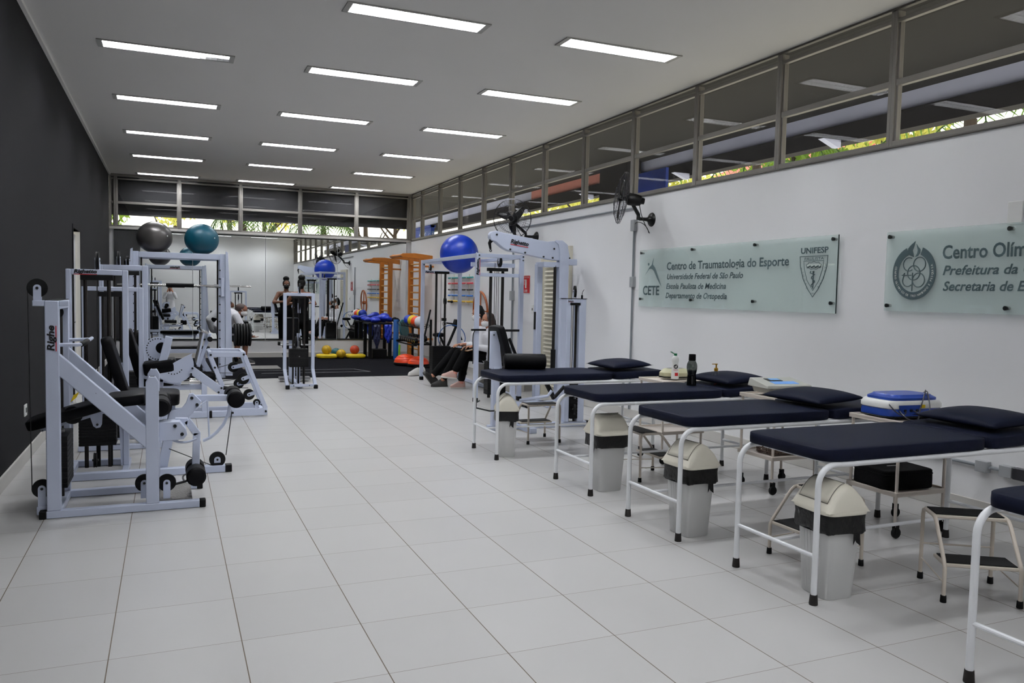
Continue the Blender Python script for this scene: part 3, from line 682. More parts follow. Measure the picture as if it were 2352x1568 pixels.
# water bottle
c = (4.86, 2.08, .788); t = thing('water_bottle', 'smoky dark water bottle standing on the navy exam table', 'bottle', c)
P('bottle_body', G().lathe([(0, 0), (.038, 0), (.042, .006), (.041, .03), (.036, .08), (.036, .1), (.043, .135), (.045, .16), (.042, .185), (.033, .205), (.026, .215), (.0255, .218), (0, .218)], c, 28), 'bottle_smoke', t)
P('bottle_cap', G().lathe([(.029, .214), (.03, .218), (.029, .265), (.027, .268), (0, .268)], c, 24), 'cloth_black', t)
P('water', G().lathe([(0, .004), (.037, .004), (.035, .08), (.035, .1), (.041, .13), (0, .13)], c, 24), 'bottle_smoke', t)
# soap pump
c = (5.09, 2.05, .788); t = thing('soap_pump', 'clear soap bottle with a gold pump head on the navy exam table', 'soap dispenser', c)
P('bottle_body', G().lathe([(0, 0), (.047, 0), (.05, .006), (.049, .03), (.036, .09), (.022, .115), (.016, .124), (0, .124)], c, 28, sy=.75), 'bottle_clear', t)
P('liquid', G().lathe([(0, .004), (.045, .004), (.045, .03), (.036, .075), (0, .075)], c, 24, sy=.72), 'bottle_clear', t)
pm = P('pump_head', G().lathe([(.017, .122), (.0175, .145), (.012, .15), (.006, .152), (.006, .175), (.012, .178), (.012, .186), (0, .187)], c, 18), 'gold_plastic', t)
P('nozzle', G().bar((c[0], c[1], c[2]+.182), (c[0]-.034, c[1]+.012, c[2]+.182), .008, .007), 'gold_plastic', t).parent = pm
nn2 = Vector((-.42, -.9, 0)).normalized(); rx2 = Vector((0, 0, 1)).cross(nn2)
text('label_lettering', 'Sabonete', Vector(c)+nn2*.041+Vector((0, 0, .052))-rx2*.024, rx2, (0, 0, 1), 'red_plastic', t, size=.014, width=.048)
P('label_swash', G().tube([Vector(c)+nn2*.043+rx2*x+Vector((0, 0, .022+.012*math.sin(x*60))) for x in (-.025, -.012, 0, .012, .025)], .0018, 6), 'red_plastic', t)
# grey device
c = Vector((5.30, 1.50, .774)); t = thing('therapy_device', 'grey box-shaped electrotherapy device with a blue panel on the middle trolley', 'medical device', tuple(c))
Mz = Matrix.Rotation(rad(-8), 3, 'Z')
def q(x, y, z): return c + Mz @ Vector((x, y, z))
def hexa(g, lo, hi): 
    return g.add(lo+hi, [(3, 2, 1, 0), (4, 5, 6, 7), (0, 1, 5, 4), (1, 2, 6, 5), (2, 3, 7, 6), (3, 0, 4, 7)])
P('lower_case', hexa(G(), [q(-.16, -.12, .012), q(.16, -.12, .012), q(.16, .12, .012), q(-.16, .12, .012)], [q(-.175, -.125, .055), q(.175, -.125, .055), q(.175, .125, .055), q(-.175, .125, .055)]), 'grey_case', t, bev=.004)
P('upper_case', hexa(G(), [q(-.205, -.145, .055), q(.205, -.145, .055), q(.205, .145, .055), q(-.205, .145, .055)], [q(-.20, -.14, .082), q(.20, -.14, .082), q(.19, .14, .122), q(-.19, .14, .122)]), 'grey_case', t, bev=.006)
def onslope(x, y, h=.002): return q(x, y, .102+y*.1429+h)
P('panel_decal', hexa(G(), [onslope(-.10, -.09, 0), onslope(.12, -.09, 0), onslope(.12, -.01, 0), onslope(-.10, -.01, 0)], [onslope(-.10, -.09), onslope(.12, -.09), onslope(.12, -.01), onslope(-.10, -.01)]), 'decal_blue', t)
P('panel_screen', hexa(G(), [onslope(-.10, .0, .001), onslope(.03, .0, .001), onslope(.03, .08, .001), onslope(-.10, .08, .001)], [onslope(-.10, .0, .004), onslope(.03, .0, .004), onslope(.03, .08, .004), onslope(-.10, .08, .004)]), 'logo_black', t)
P('device_screen', hexa(G(), [onslope(-.07, .02, .003), onslope(.02, .02, .003), onslope(.02, .07, .003), onslope(-.07, .07, .003)], [onslope(-.07, .02, .006), onslope(.02, .02, .006), onslope(.02, .07, .006), onslope(-.07, .07, .006)]), 'lcd_blue', t)
for k in range(5): P('socket', G().cyl(q(-.09+k*.035, -.118, .034), q(-.09+k*.035, -.127, .034), .007, n=12), 'screw_dark', t)
P('power_lead', G().tube(bez(q(-.17, -.10, .02), q(-.22, -.16, .0), q(-.10, -.20, .006), q(.06, -.17, .006)), .005, 8), 'cable_black', t)
# blue device
c = Vector((5.315, .34, .774)); t = thing('therapy_device', 'blue and white rounded therapy device with grey leads on the near trolley', 'medical device', tuple(c)); Mz = Matrix.Rotation(rad(-4), 3, 'Z')
def slab(hx, hy, z0, z1, k=.98, pw=.4, n=40):
    secs = []
    for s, z in ((.97, z0), (1, z0+.006), (1, (z0+z1)/2), (k, z1-.006), (k-.03, z1)):
        secs.append([q(math.copysign(abs(math.cos(a))**pw, math.cos(a))*hx*s, math.copysign(abs(math.sin(a))**pw, math.sin(a))*hy*s, z) for a in [2*PI*i/n for i in range(n)]])
    return G().add([v for s in secs for v in s], [(i*n+j, i*n+(j+1) % n, (i+1)*n+(j+1) % n, (i+1)*n+j) for i in range(4) for j in range(n)] + [tuple(range(n-1, -1, -1)), tuple(4*n+j for j in range(n))])
P('base_case', slab(.245, .15, .006, .062), 'blue_plastic', t); P('middle_case', slab(.247, .152, .058, .112, .95), 'white_plastic', t)
P('lid', slab(.205, .135, .108, .148, .86), 'blue_plastic', t); P('foot_band', slab(.25, .155, 0, .01, 1), 'black_rubber', t)
P('socket_panel', G().add([q(-.16, -.1525, .025), q(.0, -.1545, .025), q(.02, -.1545, .085), q(-.17, -.1525, .085)], [(0, 1, 2, 3)]).add([q(-.16, -.14, .025), q(.0, -.14, .025), q(.02, -.14, .085), q(-.17, -.14, .085)], [(3, 2, 1, 0)]), 'blue_plastic', t)
for k in range(3): P('socket', G().cyl(q(-.12+k*.05, -.153, .05), q(-.12+k*.05, -.162, .05), .009, n=12), 'screw_dark', t)
P('warning_sticker', G().box(q(.035, -.1535, .075), (.03, .003, .022), Mz), 'yellow_foam', t)
P('lead', G().tube(bez(q(-.16, -.15, .05), q(-.22, -.26, .0), q(-.12, -.28, -.02), q(-.05, -.20, .02)) + bez(q(.0, -.165, .07), q(.05, -.16, .20), q(.15, -.06, .19), q(.22, .02, .13)), .004, 8), 'wire_dark', t)
P('lead', G().tube(bez(q(-.05, -.155, .05), q(.02, -.24, -.02), q(.05, -.2, .06), q(.08, -.15, .13)) + bez(q(.10, -.12, .155), q(.16, -.07, .17), q(.2, .0, .16), q(.23, .06, .11)), .004, 8), 'wire_dark', t)
P('lead', G().tube(bez(q(-.22, -.12, .09), q(-.24, -.20, .04), q(-.18, -.22, .0), q(-.11, -.155, .05)), .004, 8), 'wire_dark', t)
# black case and basket on the lower shelves
c = Vector((5.27, .34, .3)); t = thing('equipment_case', 'soft black case on the lower shelf of the near trolley', 'case', tuple(c)); Mz = Matrix.Rotation(rad(-6), 3, 'Z')
P('case_body', slab(.205, .16, .0, .125, .99, .22), 'cloth_black', t); P('case_zip', slab(.208, .163, .092, .104, 1, .22), 'cloth_black', t)
P('case_tag', G().box(q(.0, .0, .1262), (.10, .008, .002), Mz), 'white_plastic', t)
g = G(); c = Vector((5.30, 1.50, .3)); t = thing('basket', 'brown perforated plastic basket on the lower shelf of the middle trolley', 'basket', tuple(c))
for k in range(6):
    z = c.z+k*.02; s = .85+.15*k/5; pts = [(c.x+math.copysign(abs(math.cos(a))**.4, math.cos(a))*.16*s, c.y+math.copysign(abs(math.sin(a))**.4, math.sin(a))*.125*s, z) for a in [2*PI*i/36 for i in range(36)]]
    g.tube(pts, .0055, 6, closed=True)
for i in range(36):
    a = 2*PI*(i+.5)/36; x, y = math.copysign(abs(math.cos(a))**.4, math.cos(a))*.16, math.copysign(abs(math.sin(a))**.4, math.sin(a))*.125
    g.bar((c.x+x*.85, c.y+y*.85, c.z), (c.x+x, c.y+y, c.z+.1), .009, .004)
P('basket_mesh', g, 'basket_brown', t); P('basket_floor', G().bb(c.x-.13, c.x+.13, c.y-.10, c.y+.10, c.z, c.z+.006), 'basket_brown', t)
P('basket_rim', G().tube([(c.x+math.copysign(abs(math.cos(a))**.4, math.cos(a))*.162, c.y+math.copysign(abs(math.sin(a))**.4, math.sin(a))*.127, c.z+.102) for a in [2*PI*i/36 for i in range(36)]], .008, 8, closed=True), 'basket_brown', t)

# ================================================================ right wall
AX, AY = Vector((0, -1, 0)), Vector((0, 0, 1))
def wp(y, z, off=0): return Vector((XR-off, y, z))
def sign_plate(name, label, y0, y1, z0, z1, screws):
    t = thing(name, label, 'sign', (XR, (y0+y1)/2, z0))
    P('glass_panel', G().bb(XR-.034, XR-.024, y1, y0, z0, z1), 'sign_glass', t)
    P('glass_edge', G().bb(XR-.0345, XR-.0235, y1-.003, y1, z0, z1), 'glass_edge', t)
    for y, z in screws: P('standoff', G().cyl(wp(y, z, .002), wp(y, z, .046), .0125, n=14).cyl(wp(y, z, .036), wp(y, z, .05), .016, n=14), 'screw_dark', t)
    return t
O = .0345
t = sign_plate('clear_sign', 'frosted clear sign with four lines of lettering, a runner logo and a shield crest', 4.927, 1.737, 1.425, 2.112, [(y, z) for z in (1.515, 2.075) for y in (4.88, 3.845, 2.81, 1.787)])
LINES = [('Centro de Traumatologia do Esporte', 4.335, 2.33, 1.860, .124, 0, .0022), ('Universidade Federal de São Paulo', 4.33, 2.985, 1.750, .088, .25, .0016), ('Escola Paulista de Medicina', 4.34, 3.245, 1.640, .088, .25, .0016), ('Departamento de Ortopedia', 4.345, 3.225, 1.533, .088, .25, .0016)]
for s, y0, y1, z, size, sh, bd in LINES: text('lettering', s, wp(y0, z, O), AX, AY, 'sign_letter', t, size, width=y0-y1, shear=sh, bold=bd)
text('lettering', 'CETE', wp(4.835, 1.567, O), AX, AY, 'sign_letter', t, .155, width=.355, bold=.003)
def wpoly(pts, m, nm, tt, th=.003):
    pts = [Vector((XR-O-.001, y, z)) for y, z in pts]; n = len(pts); g = G(); bk = [p+Vector((th, 0, 0)) for p in pts]
    g.add(pts+bk, [tuple(range(n)), tuple(range(2*n-1, n-1, -1))]+[(i, n+i, n+(i+1) % n, (i+1) % n) for i in range(n)]); return P(nm, g, m, tt)
wpoly([(4.785, 1.815), (4.70, 1.90), (4.655, 1.925), (4.62, 2.005), (4.63, 1.93), (4.58, 1.89), (4.52, 1.80), (4.44, 1.67), (4.53, 1.76), (4.61, 1.86), (4.66, 1.88), (4.71, 1.875)], 'sign_letter_light', 'runner_logo', t)
P('runner_logo', G().cyl(wp(4.72, 1.935, O-.001), wp(4.72, 1.935, O+.002), .016, n=16), 'sign_letter_light', t)
# shield crest
CY = 2.012
text('lettering', 'UNIFESP', wp(2.18, 1.962, O), AX, AY, 'sign_letter', t, .072, width=.335, bold=.002)
def outline(pts, r, nm, tt, m='sign_letter'): return P(nm, G().tube([Vector((XR-O-.001, y, z)) for y, z in pts], r, 6, closed=True), m, tt)
outline([(CY-x, z) for x, z in ((-.174, 1.935), (.166, 1.935), (.158, 1.84), (.12, 1.73), (.065, 1.64), (0, 1.567), (-.065, 1.64), (-.125, 1.73), (-.165, 1.84))], .0035, 'crest', t)
outline([(CY-x, z) for x, z in ((-.125, 1.893), (.117, 1.893), (.108, 1.82), (.07, 1.715), (0, 1.625), (-.075, 1.715), (-.115, 1.82))], .0025, 'crest', t)
text('lettering', 'PAULISTA', wp(CY+.12, 1.900, O), AX, AY, 'sign_letter', t, .036, width=.235)
for s, pts in (('ESCOLA', [(CY+.062+.0155*k, 1.648+.036*k-.0004*k*k, 55+5*k) for k in range(6)]), ('MEDICINA', [(CY-.134+.0018*k*k-.001*k, 1.862-.029*k, -86+4.5*k) for k in range(8)])):
    for ch, (y, z, a) in zip(s, pts):
        a = rad(a) if s != 'ESCOLA' else rad(a); a2 = Vector((0, -math.cos(a), math.sin(a))) if s != 'ESCOLA' else Vector((0, math.cos(a), math.sin(a)))
        text('lettering', ch, wp(y, z, O), a2, Vector((-1, 0, 0)).cross(a2), 'sign_letter', t, .028)
text('lettering', '1933', wp(CY+.022, 1.592, O), AX, AY, 'sign_letter', t, .018, width=.044)
g = G().tube([Vector((XR-O-.001, CY, z)) for z in (1.64, 1.70, 1.76, 1.80)], [.004, .006, .006, .009], 8)
g.tube([Vector((XR-O-.003, CY+.022*math.sin(k*1.05), 1.655+k*.0115)) for k in range(11)] + [Vector((XR-O-.003, CY+.04, 1.785)), Vector((XR-O-.003, CY+.03, 1.80))], .0045, 8); P('tree_and_serpent', g, 'sign_letter', t)
P('tree_crown', G().tube([wp(CY+.09*math.cos(a)*(1+.08*math.sin(9*a)), 1.85+.032*math.sin(a)*(1+.15*math.sin(9*a)), O+.001) for a in [2*PI*i/60 for i in range(60)]], .0022, 5, closed=True).tube([wp(CY+.075-.016*i, 1.832+.008*(i % 3), O+.001) for i in range(11)], .006, 6), 'sign_letter', t)
t = sign_plate('clear_sign', 'frosted clear sign at the right edge with a round flame emblem', 1.222, -2.0, 1.464, 2.098, [(y, z) for z in (1.507, 2.057) for y in (1.186, .185, -.9, -1.94)])
for s, y0, y1, z, size, sh, bd in [('Centro Olímpico de Treinamento e Pesquisa', .708, -1.535, 1.867, .140, 0, .003), ('Prefeitura da Cidade de São Paulo', .70, -.84, 1.746, .098, .25, .002), ('Secretaria de Esportes, Lazer e Recreação', .692, -1.065, 1.628, .098, .25, .002)]:
    text('lettering', s, wp(y0, z, O), AX, AY, 'sign_letter', t, size, width=y0-y1, shear=sh, bold=bd)
cy_, cz_ = .952, 1.766
g = G(); n = 64; vs = []
for i in range(n+1):
    a = rad(112) + rad(316)*i/n
    for r_, o_ in ((.72, O-.001), (1, O-.001), (.72, O+.002), (1, O+.002)): vs.append(wp(cy_-r_*.197*math.cos(a), cz_+r_*.209*math.sin(a), o_))
fs = []
for i in range(n): b_ = i*4; fs += [(b_+2, b_+3, b_+7, b_+6), (b_, b_+4, b_+5, b_+1), (b_+1, b_+5, b_+7, b_+3), (b_, b_+2, b_+6, b_+4)]
P('emblem_ring', g.add(vs, fs), 'sign_letter', t)
def em(dx, dz): return (cy_-dx, cz_+dz)
wpoly([em(*q_) for q_ in ((.004, .247), (-.04, .215), (-.062, .19), (-.066, .165), (-.05, .14), (-.005, .122), (-.012, .15), (-.02, .175), (-.008, .20))], 'sign_letter', 'flame', t)
wpoly([em(*q_) for q_ in ((.012, .225), (.03, .20), (.05, .18), (.05, .155), (.03, .13), (.004, .122), (.022, .15), (.026, .175), (.018, .20))], 'sign_letter', 'flame', t)
for dx, dz, r_, a0, a1 in ((-.046, .067, .052, .35*PI, 1.7*PI), (.050, .066, .054, 0, 2*PI), (0, .0, .056, 0, 2*PI), (.046, -.056, .054, 0, 2*PI), (-.052, -.058, .048, 1.0*PI, 1.75*PI)):
    n_ = 36; full = a1-a0 > 6.2
    P('emblem_loop', G().tube([wp(*em(dx+r_*math.cos(a0+(a1-a0)*i/n_), dz+r_*math.sin(a0+(a1-a0)*i/n_)), O+.001) for i in range(n_ if full else n_+1)], .0042, 6, closed=full), 'sign_letter', t)
P('emblem_bar', G().tube([wp(*em(-.010, .0), O+.001), wp(*em(-.010, -.142), O+.001)], .0045, 6), 'sign_letter', t); P('emblem_bar', G().tube([wp(*em(-.10, -.02), O+.001), wp(*em(-.084, -.0), O+.001), wp(*em(-.10, -.058), O+.001)], .0045, 6), 'sign_letter', t); P('emblem_bar', G().tube([wp(*em(-.107, -.018), O+.001), wp(*em(-.022, -.018), O+.001)], .0045, 6), 'sign_letter', t)
s = 'CENTRO OLÍMPICO DE TREINAMENTO E PESQUISA'
for k, ch in enumerate(s):
    if ch == ' ': continue
    a = rad(165 + 212*k/(len(s)-1)); th = a+PI/2; ax_ = Vector((0, -math.cos(th), math.sin(th))); ay_ = Vector((-1, 0, 0)).cross(ax_)
    text('emblem_lettering', ch, wp(*em(.197*.90*math.cos(a), .209*.90*math.sin(a)), O+.002)-ax_*.006, ax_, ay_, 'sign_white', t, .024)
# fire extinguisher sign
t = thing('safety_sign', 'red fire extinguisher sign on the white wall', 'sign', (XR, 8.40, 1.57))
P('sign_border', G().bb(XR-.006, XR, 8.245, 8.565, 1.56, 1.86), 'sign_white', t); P('sign_face', G().bb(XR-.009, XR-.006, 8.255, 8.555, 1.57, 1.85), 'sign_red', t)
P('extinguisher_symbol', G().bb(XR-.011, XR-.009, 8.375, 8.43, 1.65, 1.79).bb(XR-.011, XR-.009, 8.40, 8.47, 1.775, 1.79).bb(XR-.011, XR-.009, 8.46, 8.47, 1.70, 1.79), 'sign_white', t)
text('lettering', 'EXTINTOR', wp(8.53, 1.81, .009), AX, AY, 'sign_white', t, .04, width=.25); text('lettering', 'CO2', wp(8.46, 1.585, .009), AX, AY, 'sign_white', t, .055, width=.12, bold=.002)
# wall plates, pipes
solo('blank_plate', G().bb(XR-.012, XR, .125, .232, 2.09, 2.245), 'white_plastic', 'blank white wall plate above the right clear sign', 'wall plate', (XR, .18, 2.09), bev=.003)
t = thing('light_switch', 'white switch plate between the red sign and the louvred door', 'light switch', (XR, 8.13, 1.25)); P('plate', G().bb(XR-.008, XR, 8.09, 8.17, 1.25, 1.38), 'white_plastic', t, bev=.002); P('rocker', G().bb(XR-.013, XR-.008, 8.12, 8.14, 1.29, 1.33), 'screw_dark', t)
g = G().tube([(XR-.02, 5.10, .12), (XR-.02, 5.10, 2.36)], .013, 10); t = tag(P('conduit_pipe', g, 'pipe_grey', None, o=(XR, 5.10, .12)), 'grey vertical conduit pipe running down below the near wall fan', 'pipe')
P('junction_box', G().bb(XR-.05, XR, 5.055, 5.145, 2.36, 2.50), 'box_grey', t, bev=.004, o=(XR, 5.10, .12)).location = (0, 0, 0)
P('junction_box', G().bb(XR-.045, XR, 5.06, 5.14, 1.66, 1.79), 'box_grey', t, bev=.004, o=(XR, 5.10, .12)).location = (0, 0, 0)
g = G().tube([(XR-.018, 5.10, 2.65), (XR-.018, 8.62, 2.65)], .012, 10)
tag(P('conduit_pipe', g, 'pipe_grey', None, o=(XR, 7, 2.65)), 'grey horizontal conduit pipe under the right window band', 'pipe')
g = G().tube([(XR-.02, 8.93, .12), (XR-.02, 8.93, 2.3)], .016, 10); t = tag(P('conduit_pipe', g, 'pipe_grey', None, o=(XR, 8.93, .12)), 'grey vertical conduit pipe behind the crossover station', 'pipe')
P('junction_box', G().bb(XR-.055, XR, 8.88, 8.98, 1.44, 1.60), 'box_grey', t, bev=.004, o=(XR, 8.93, .12)).location = (0, 0, 0)
g = G().tube([(XR-.02, 1.1, .375), (XR-.02, -1.2, .375)], .012, 10); t = tag(P('conduit_pipe', g, 'pipe_grey', None, o=(XR, .2, .375)), 'low horizontal conduit with sockets on the wall behind the nearest tables', 'pipe')
for y, m in ((.30, 'box_grey'), (.12, 'box_grey'), (.02, 'wire_dark'), (-.08, 'box_grey')):
    P('socket_box', G().bb(XR-.05, XR, y-.045, y+.045, .335, .415), m, t, bev=.004, o=(XR, .2, .375)).location = (0, 0, 0)
t = thing('power_outlet', 'white power outlet low on the dark grey wall', 'outlet', (XL, 4.35, .42)); P('plate', G().bb(XL, XL+.01, 4.30, 4.42, .40, .50), 'white_plastic', t, bev=.002); P('socket', G().bb(XL+.01, XL+.014, 4.34, 4.38, .43, .47), 'screw_dark', t)

# ---- wall fans
def wall_fan(base, hub, axis, label):
    t = thing('oscillating_fan', label, 'fan', base); B = Vector(base); H = Vector(hub); ax = Vector(axis).normalized(); a, b = frame_of(ax)
    P('wall_mount', G().lathe([(.085, 0), (.08, .012), (.055, .03), (.028, .055), (.022, .08), (.02, .17)], B, 28, (-1, 0, 0)), 'fan_black', t)
    el = B + Vector((-.19, 0, .0)); m0 = H - ax*.10
    P('neck', G().tube([B+Vector((-.16, 0, 0)), el, el+Vector((0, 0, .05)), m0-Vector((0, 0, .06))], [.024, .026, .024, .022], 12), 'fan_black', t)
    P('motor_housing', G().lathe([(0, -.24), (.035, -.235), (.04, -.20), (.06, -.19), (.072, -.12), (.074, -.05), (.062, -.03), (.03, -.02), (.012, .05)], H, 24, tuple(ax)), 'fan_black', t)
    Rr = .305; g = G()
    for rr_, off in ((Rr, 0.0), (Rr*.985, .018), (Rr*.985, -.018), (Rr*.70, .062), (Rr*.36, .085), (.045, .09), (Rr*.70, -.045), (.10, -.06)):
        g.ring(H+ax*(off+.03), rr_, .0026 if off else .005, tuple(ax), 44, 5)
    for k in range(40):
        q_ = 2*PI*k/40; d = a*math.cos(q_)+b*math.sin(q_)
        g.tube([H+ax*(.03+.09)+d*.045, H+ax*(.03+.085)+d*Rr*.36, H+ax*(.03+.062)+d*Rr*.7, H+ax*(.03+.018)+d*Rr*.985, H+ax*.03+d*Rr, H+ax*(.03-.018)+d*Rr*.985, H+ax*(.03-.045)+d*Rr*.7, H+ax*(.03-.06)+d*.10], .0013, 4)
    P('cage', g, 'wire_dark', t)
    g = G().lathe([(0, .09), (.038, .088), (.04, .02), (.0, .018)], H, 20, tuple(ax)); P('hub', g, 'fan_black', t)
    for k in range(3):
        q_ = 2*PI*k/3+.5; vs = []
        for i in range(9):
            r_ = .035+.225*i/8; wdt = .055+.075*math.sin(PI*min(1, .2+i/9)); 
            for s in (-1, 1):
                an = q_ + s*wdt/2/max(r_, .09) + i*.03; vs.append(H+ax*(.045+s*.016)+(a*math.cos(an)+b*math.sin(an))*r_)
        o_ = P('fan_blade', G().add(vs, [(2*i, 2*i+1, 2*i+3, 2*i+2) for i in range(8)]), 'fan_black', t); md = o_.modifiers.new('thickness', 'SOLIDIFY'); md.thickness = .004
    P('cable', G().tube(bez(H-ax*.18-Vector((0, 0, .05)), H-ax*.2-Vector((0, 0, .25)), B+Vector((-.02, -.06, -.2)), B+Vector((-.05, -.02, -.16))) + bez(B+Vector((-.05, 0, -.12)), B+Vector((-.08, .05, -.02)), B+Vector((-.1, .2, .0)), B+Vector((-.02, .34, -.03))), .005, 7), 'cable_black', t)
    return t
wall_fan((XR, 4.74, 2.475), (5.72, 4.70, 2.70), (-.90, .42, .14), 'black wall fan seen edge on, nearer of the two on the white wall')
wall_fan((XR, 8.05, 2.46), (5.70, 8.02, 2.72), (-.62, -.78, -.05), 'black wall fan facing the room above the white pulldown arm')

# ================================================================ machines
MP = 'machine_paint'
def wheel(t, c, r, ax, br=None, w=.022, name='pulley'):
    """grooved pulley with its bolt; br = (foot point, width) adds the forked bracket"""
    c = Vector(c); o = P(name, G().lathe([(.012, -w/2), (r, -w/2), (r, -w*.35), (r*.93, 0), (r, w*.35), (r, w/2), (.012, w/2)], c, 28, ax), 'black_rubber', t)
    A = Vector(ax).normalized()
    P('bolt', G().cyl(c-A*(w/2+.012), c+A*(w/2+.012), .009, n=12), 'screw_dark', t).parent = o
    if br:
        f = Vector(br[0]); wd = br[1]; d = (c-f); up = d.normalized(); side = up.cross(A).normalized(); g = G(); L = d.length
        for s in (-1, 1):
            pl = [(-wd/2, 0), (wd/2, 0)] + [(wd/2*math.cos(q), L+wd/2*math.sin(q)) for q in [PI*i/8 for i in range(9)]]
            g.prism(pl, f + A*s*(w/2+.005), side, up, .005)
        P('pulley_bracket', g, MP, t).parent = o
    return o
def stack(t, x0, x1, y0, y1, z0, z1, n=12, rods=None, top=None, ax='x', rr=.0125):
    g = G(); h = (z1-z0)/n
    for i in range(n): g.bb(x0, x1, y0, y1, z0+i*h+.0015, z0+(i+1)*h-.0015)
    g.bb(x0+.004, x1-.004, y0+.004, y1-.004, z0, z1)
    st = P('weight_stack', g, 'weight_iron', t, bev=.002)
    cx, cy = (x0+x1)/2, (y0+y1)/2
    P('selector_pin', G().cyl((cx, y0-.03, z0+h*6.5), (cx, y0, z0+h*6.5), .008, n=10), 'steel', t).parent = st
    if rods:
        for d_ in rods:
            x, y = (cx+d_, cy) if ax == 'x' else (cx, cy+d_)
            P('guide_rod', G().cyl((x, y, .05), (x, y, top), rr, n=12), 'dark_rod', t)
    P('selector_rod', G().cyl((cx, cy, z1), (cx, cy, z1+.12), .012, n=10).lathe([(.03, 0), (.03, .02), (.012, .03)], (cx, cy, z1), 12), 'steel', t)
    P('cable', G().cyl((cx, cy, z1+.1), (cx, cy, top), .004, n=6), 'cable_black', t)
def endcap(t, c, d): P('end_cap', G().box(c, d), 'black_rubber', t, bev=.006)
def roller(t, c, ax, L, r, name='roller_pad'):
    c = Vector(c); return P(name, G().lathe([(0, -L/2), (r*.8, -L/2), (r, -L/2+.012), (r, L/2-.012), (r*.8, L/2), (0, L/2)], c, 24, ax), 'black_vinyl', t)
def pad(t, p0, p1, w, th, side=(0, 1, 0), name='seat_pad'):
    """upholstered board along p0-p1"""
    p0 = Vector(p0); p1 = Vector(p1); d = (p1-p0); sd = Vector(side).normalized(); nn_ = d.normalized().cross(sd).normalized(); M = Matrix((d.normalized(), sd, nn_)).transposed()
    return P(name, G().sph((p0+p1)/2, 1, (d.length/2, w/2, th/2), M, 40, 14, .25), 'black_vinyl', t, smooth=60)
def bolts(t, pts, ax=(0, 1, 0), r=.008, off=0):
    A = Vector(ax).normalized()
    for p in pts: P('bolt', G().cyl(Vector(p)-A*.006, Vector(p)+A*.006, r, n=10), 'screw_dark', t)
BRAND = 'Righetto'
def logo(t, o, ax, ay, w, size=None, s=BRAND):
    text('brand_lettering', s, o, ax, ay, 'logo_black', t, size or w*.235, width=w, shear=.18, bold=w*.012)
    o = Vector(o); ax = Vector(ax); ay = Vector(ay); n_ = ax.cross(ay).normalized()
    P('brand_line', G().add([o-ay*w*.05+n_*.002, o+ax*w-ay*w*.05+n_*.002, o+ax*w-ay*w*.085+n_*.002, o-ay*w*.085+n_*.002], [(0, 1, 2, 3)]), 'logo_red', t)

# ---- lying leg curl, nearest on the left
t = thing('leg_curl_machine', 'white lying leg curl machine nearest the camera, with a diagonal brace', 'gym machine', (.45, 2.63, 0))
for Y0, Y1 in ((2.34, 2.40), (2.90, 2.96)):
    yc = (Y0+Y1)/2
    P('base_rail', G().bb(.012, .948, Y0, Y1, .002, .052), MP, t, bev=.005); endcap(t, (-.008, yc, .027), (.042, .064, .054)); endcap(t, (.966, yc, .027), (.042, .064, .054))
    P('upright_post', G().bb(.016, .098, Y0, Y1, .052, 1.428), MP, t, bev=.006)
    P('diagonal_brace', G().bar((.06, yc, 1.045), (.66, yc, .455), Y1-Y0-.006, .105, side=(0, 1, 0)), MP, t, bev=.006)
    P('short_post', G().prism([(.606, .052), (.688, .052), (.688, .885), (.668, .922), (.628, .922), (.606, .885)], (0, yc, 0), (1, 0, 0), (0, 0, 1), Y1-Y0), MP, t, bev=.004)
    for k in range(3): P('bolt_slot', G().bb(.634, .662, Y0+.012+k*.014, Y0+.02+k*.014, .921, .9235), 'screw_dark', t)
P('cross_beam', G().bb(.016, .098, 2.40, 2.90, 1.37, 1.428), MP, t, bev=.005); P('top_plate', G().bb(.02, .094, 2.35, 2.95, 1.428, 1.432), 'black_rubber', t)
P('cross_beam', G().bb(.016, .098, 2.40, 2.90, .002, .052), MP, t, bev=.005); P('cross_beam', G().bb(.61, .68, 2.40, 2.90, .50, .56), MP, t, bev=.005)
P('pulley_arm', G().bb(-.052, .016, 2.345, 2.395, 1.39, 1.428), MP, t, bev=.004); P('pulley_arm', G().bb(.098, .155, 2.345, 2.395, 1.392, 1.428), MP, t, bev=.004)
wheel(t, (-.024, 2.37, 1.507), .06, (0, 1, 0), ((-.024, 2.37, 1.425), .045)); wheel(t, (.05, 2.63, 1.345), .045, (0, 1, 0))
wheel(t, (-.018, 2.42, .19), .06, (0, 1, 0), ((-.018, 2.42, .06), .046)); P('pulley_foot', G().bb(-.048, .016, 2.39, 2.45, .02, .075), MP, t, bev=.004)
wheel(t, (.592, 2.50, .165), .06, (0, 1, 0), ((.592, 2.50, .06), .046)); wheel(t, (.736, 2.46, .165), .06, (0, 1, 0), ((.736, 2.46, .052), .046))
P('cable', G().cyl((-.082, 2.39, 1.50), (-.076, 2.42, .19), .003, n=6), 'cable_black', t); P('cable', G().tube([(.79, 2.46, .15), (.86, 2.46, .165), (.90, 2.46, .19)], .009, 8), 'cable_black', t)
P('foot_plate', G().bb(.69, .90, 2.40, 2.90, .04, .056), 'tread_steel', t)
logo(t, (.070, 2.3395, 1.10), (0, 0, 1), (-1, 0, 0), .165, .058, 'Righe')
stack(t, .0, .125, 2.47, 2.83, .17, .52, 10, (-.11, .11), 1.37, 'y')
P('handle', G().tube([(.095, 2.37, 1.14), (.20, 2.37, 1.14), (.232, 2.38, 1.145), (.245, 2.41, 1.155), (.245, 2.87, 1.155), (.232, 2.90, 1.145), (.095, 2.92, 1.14)], .0125, 10), MP, t)
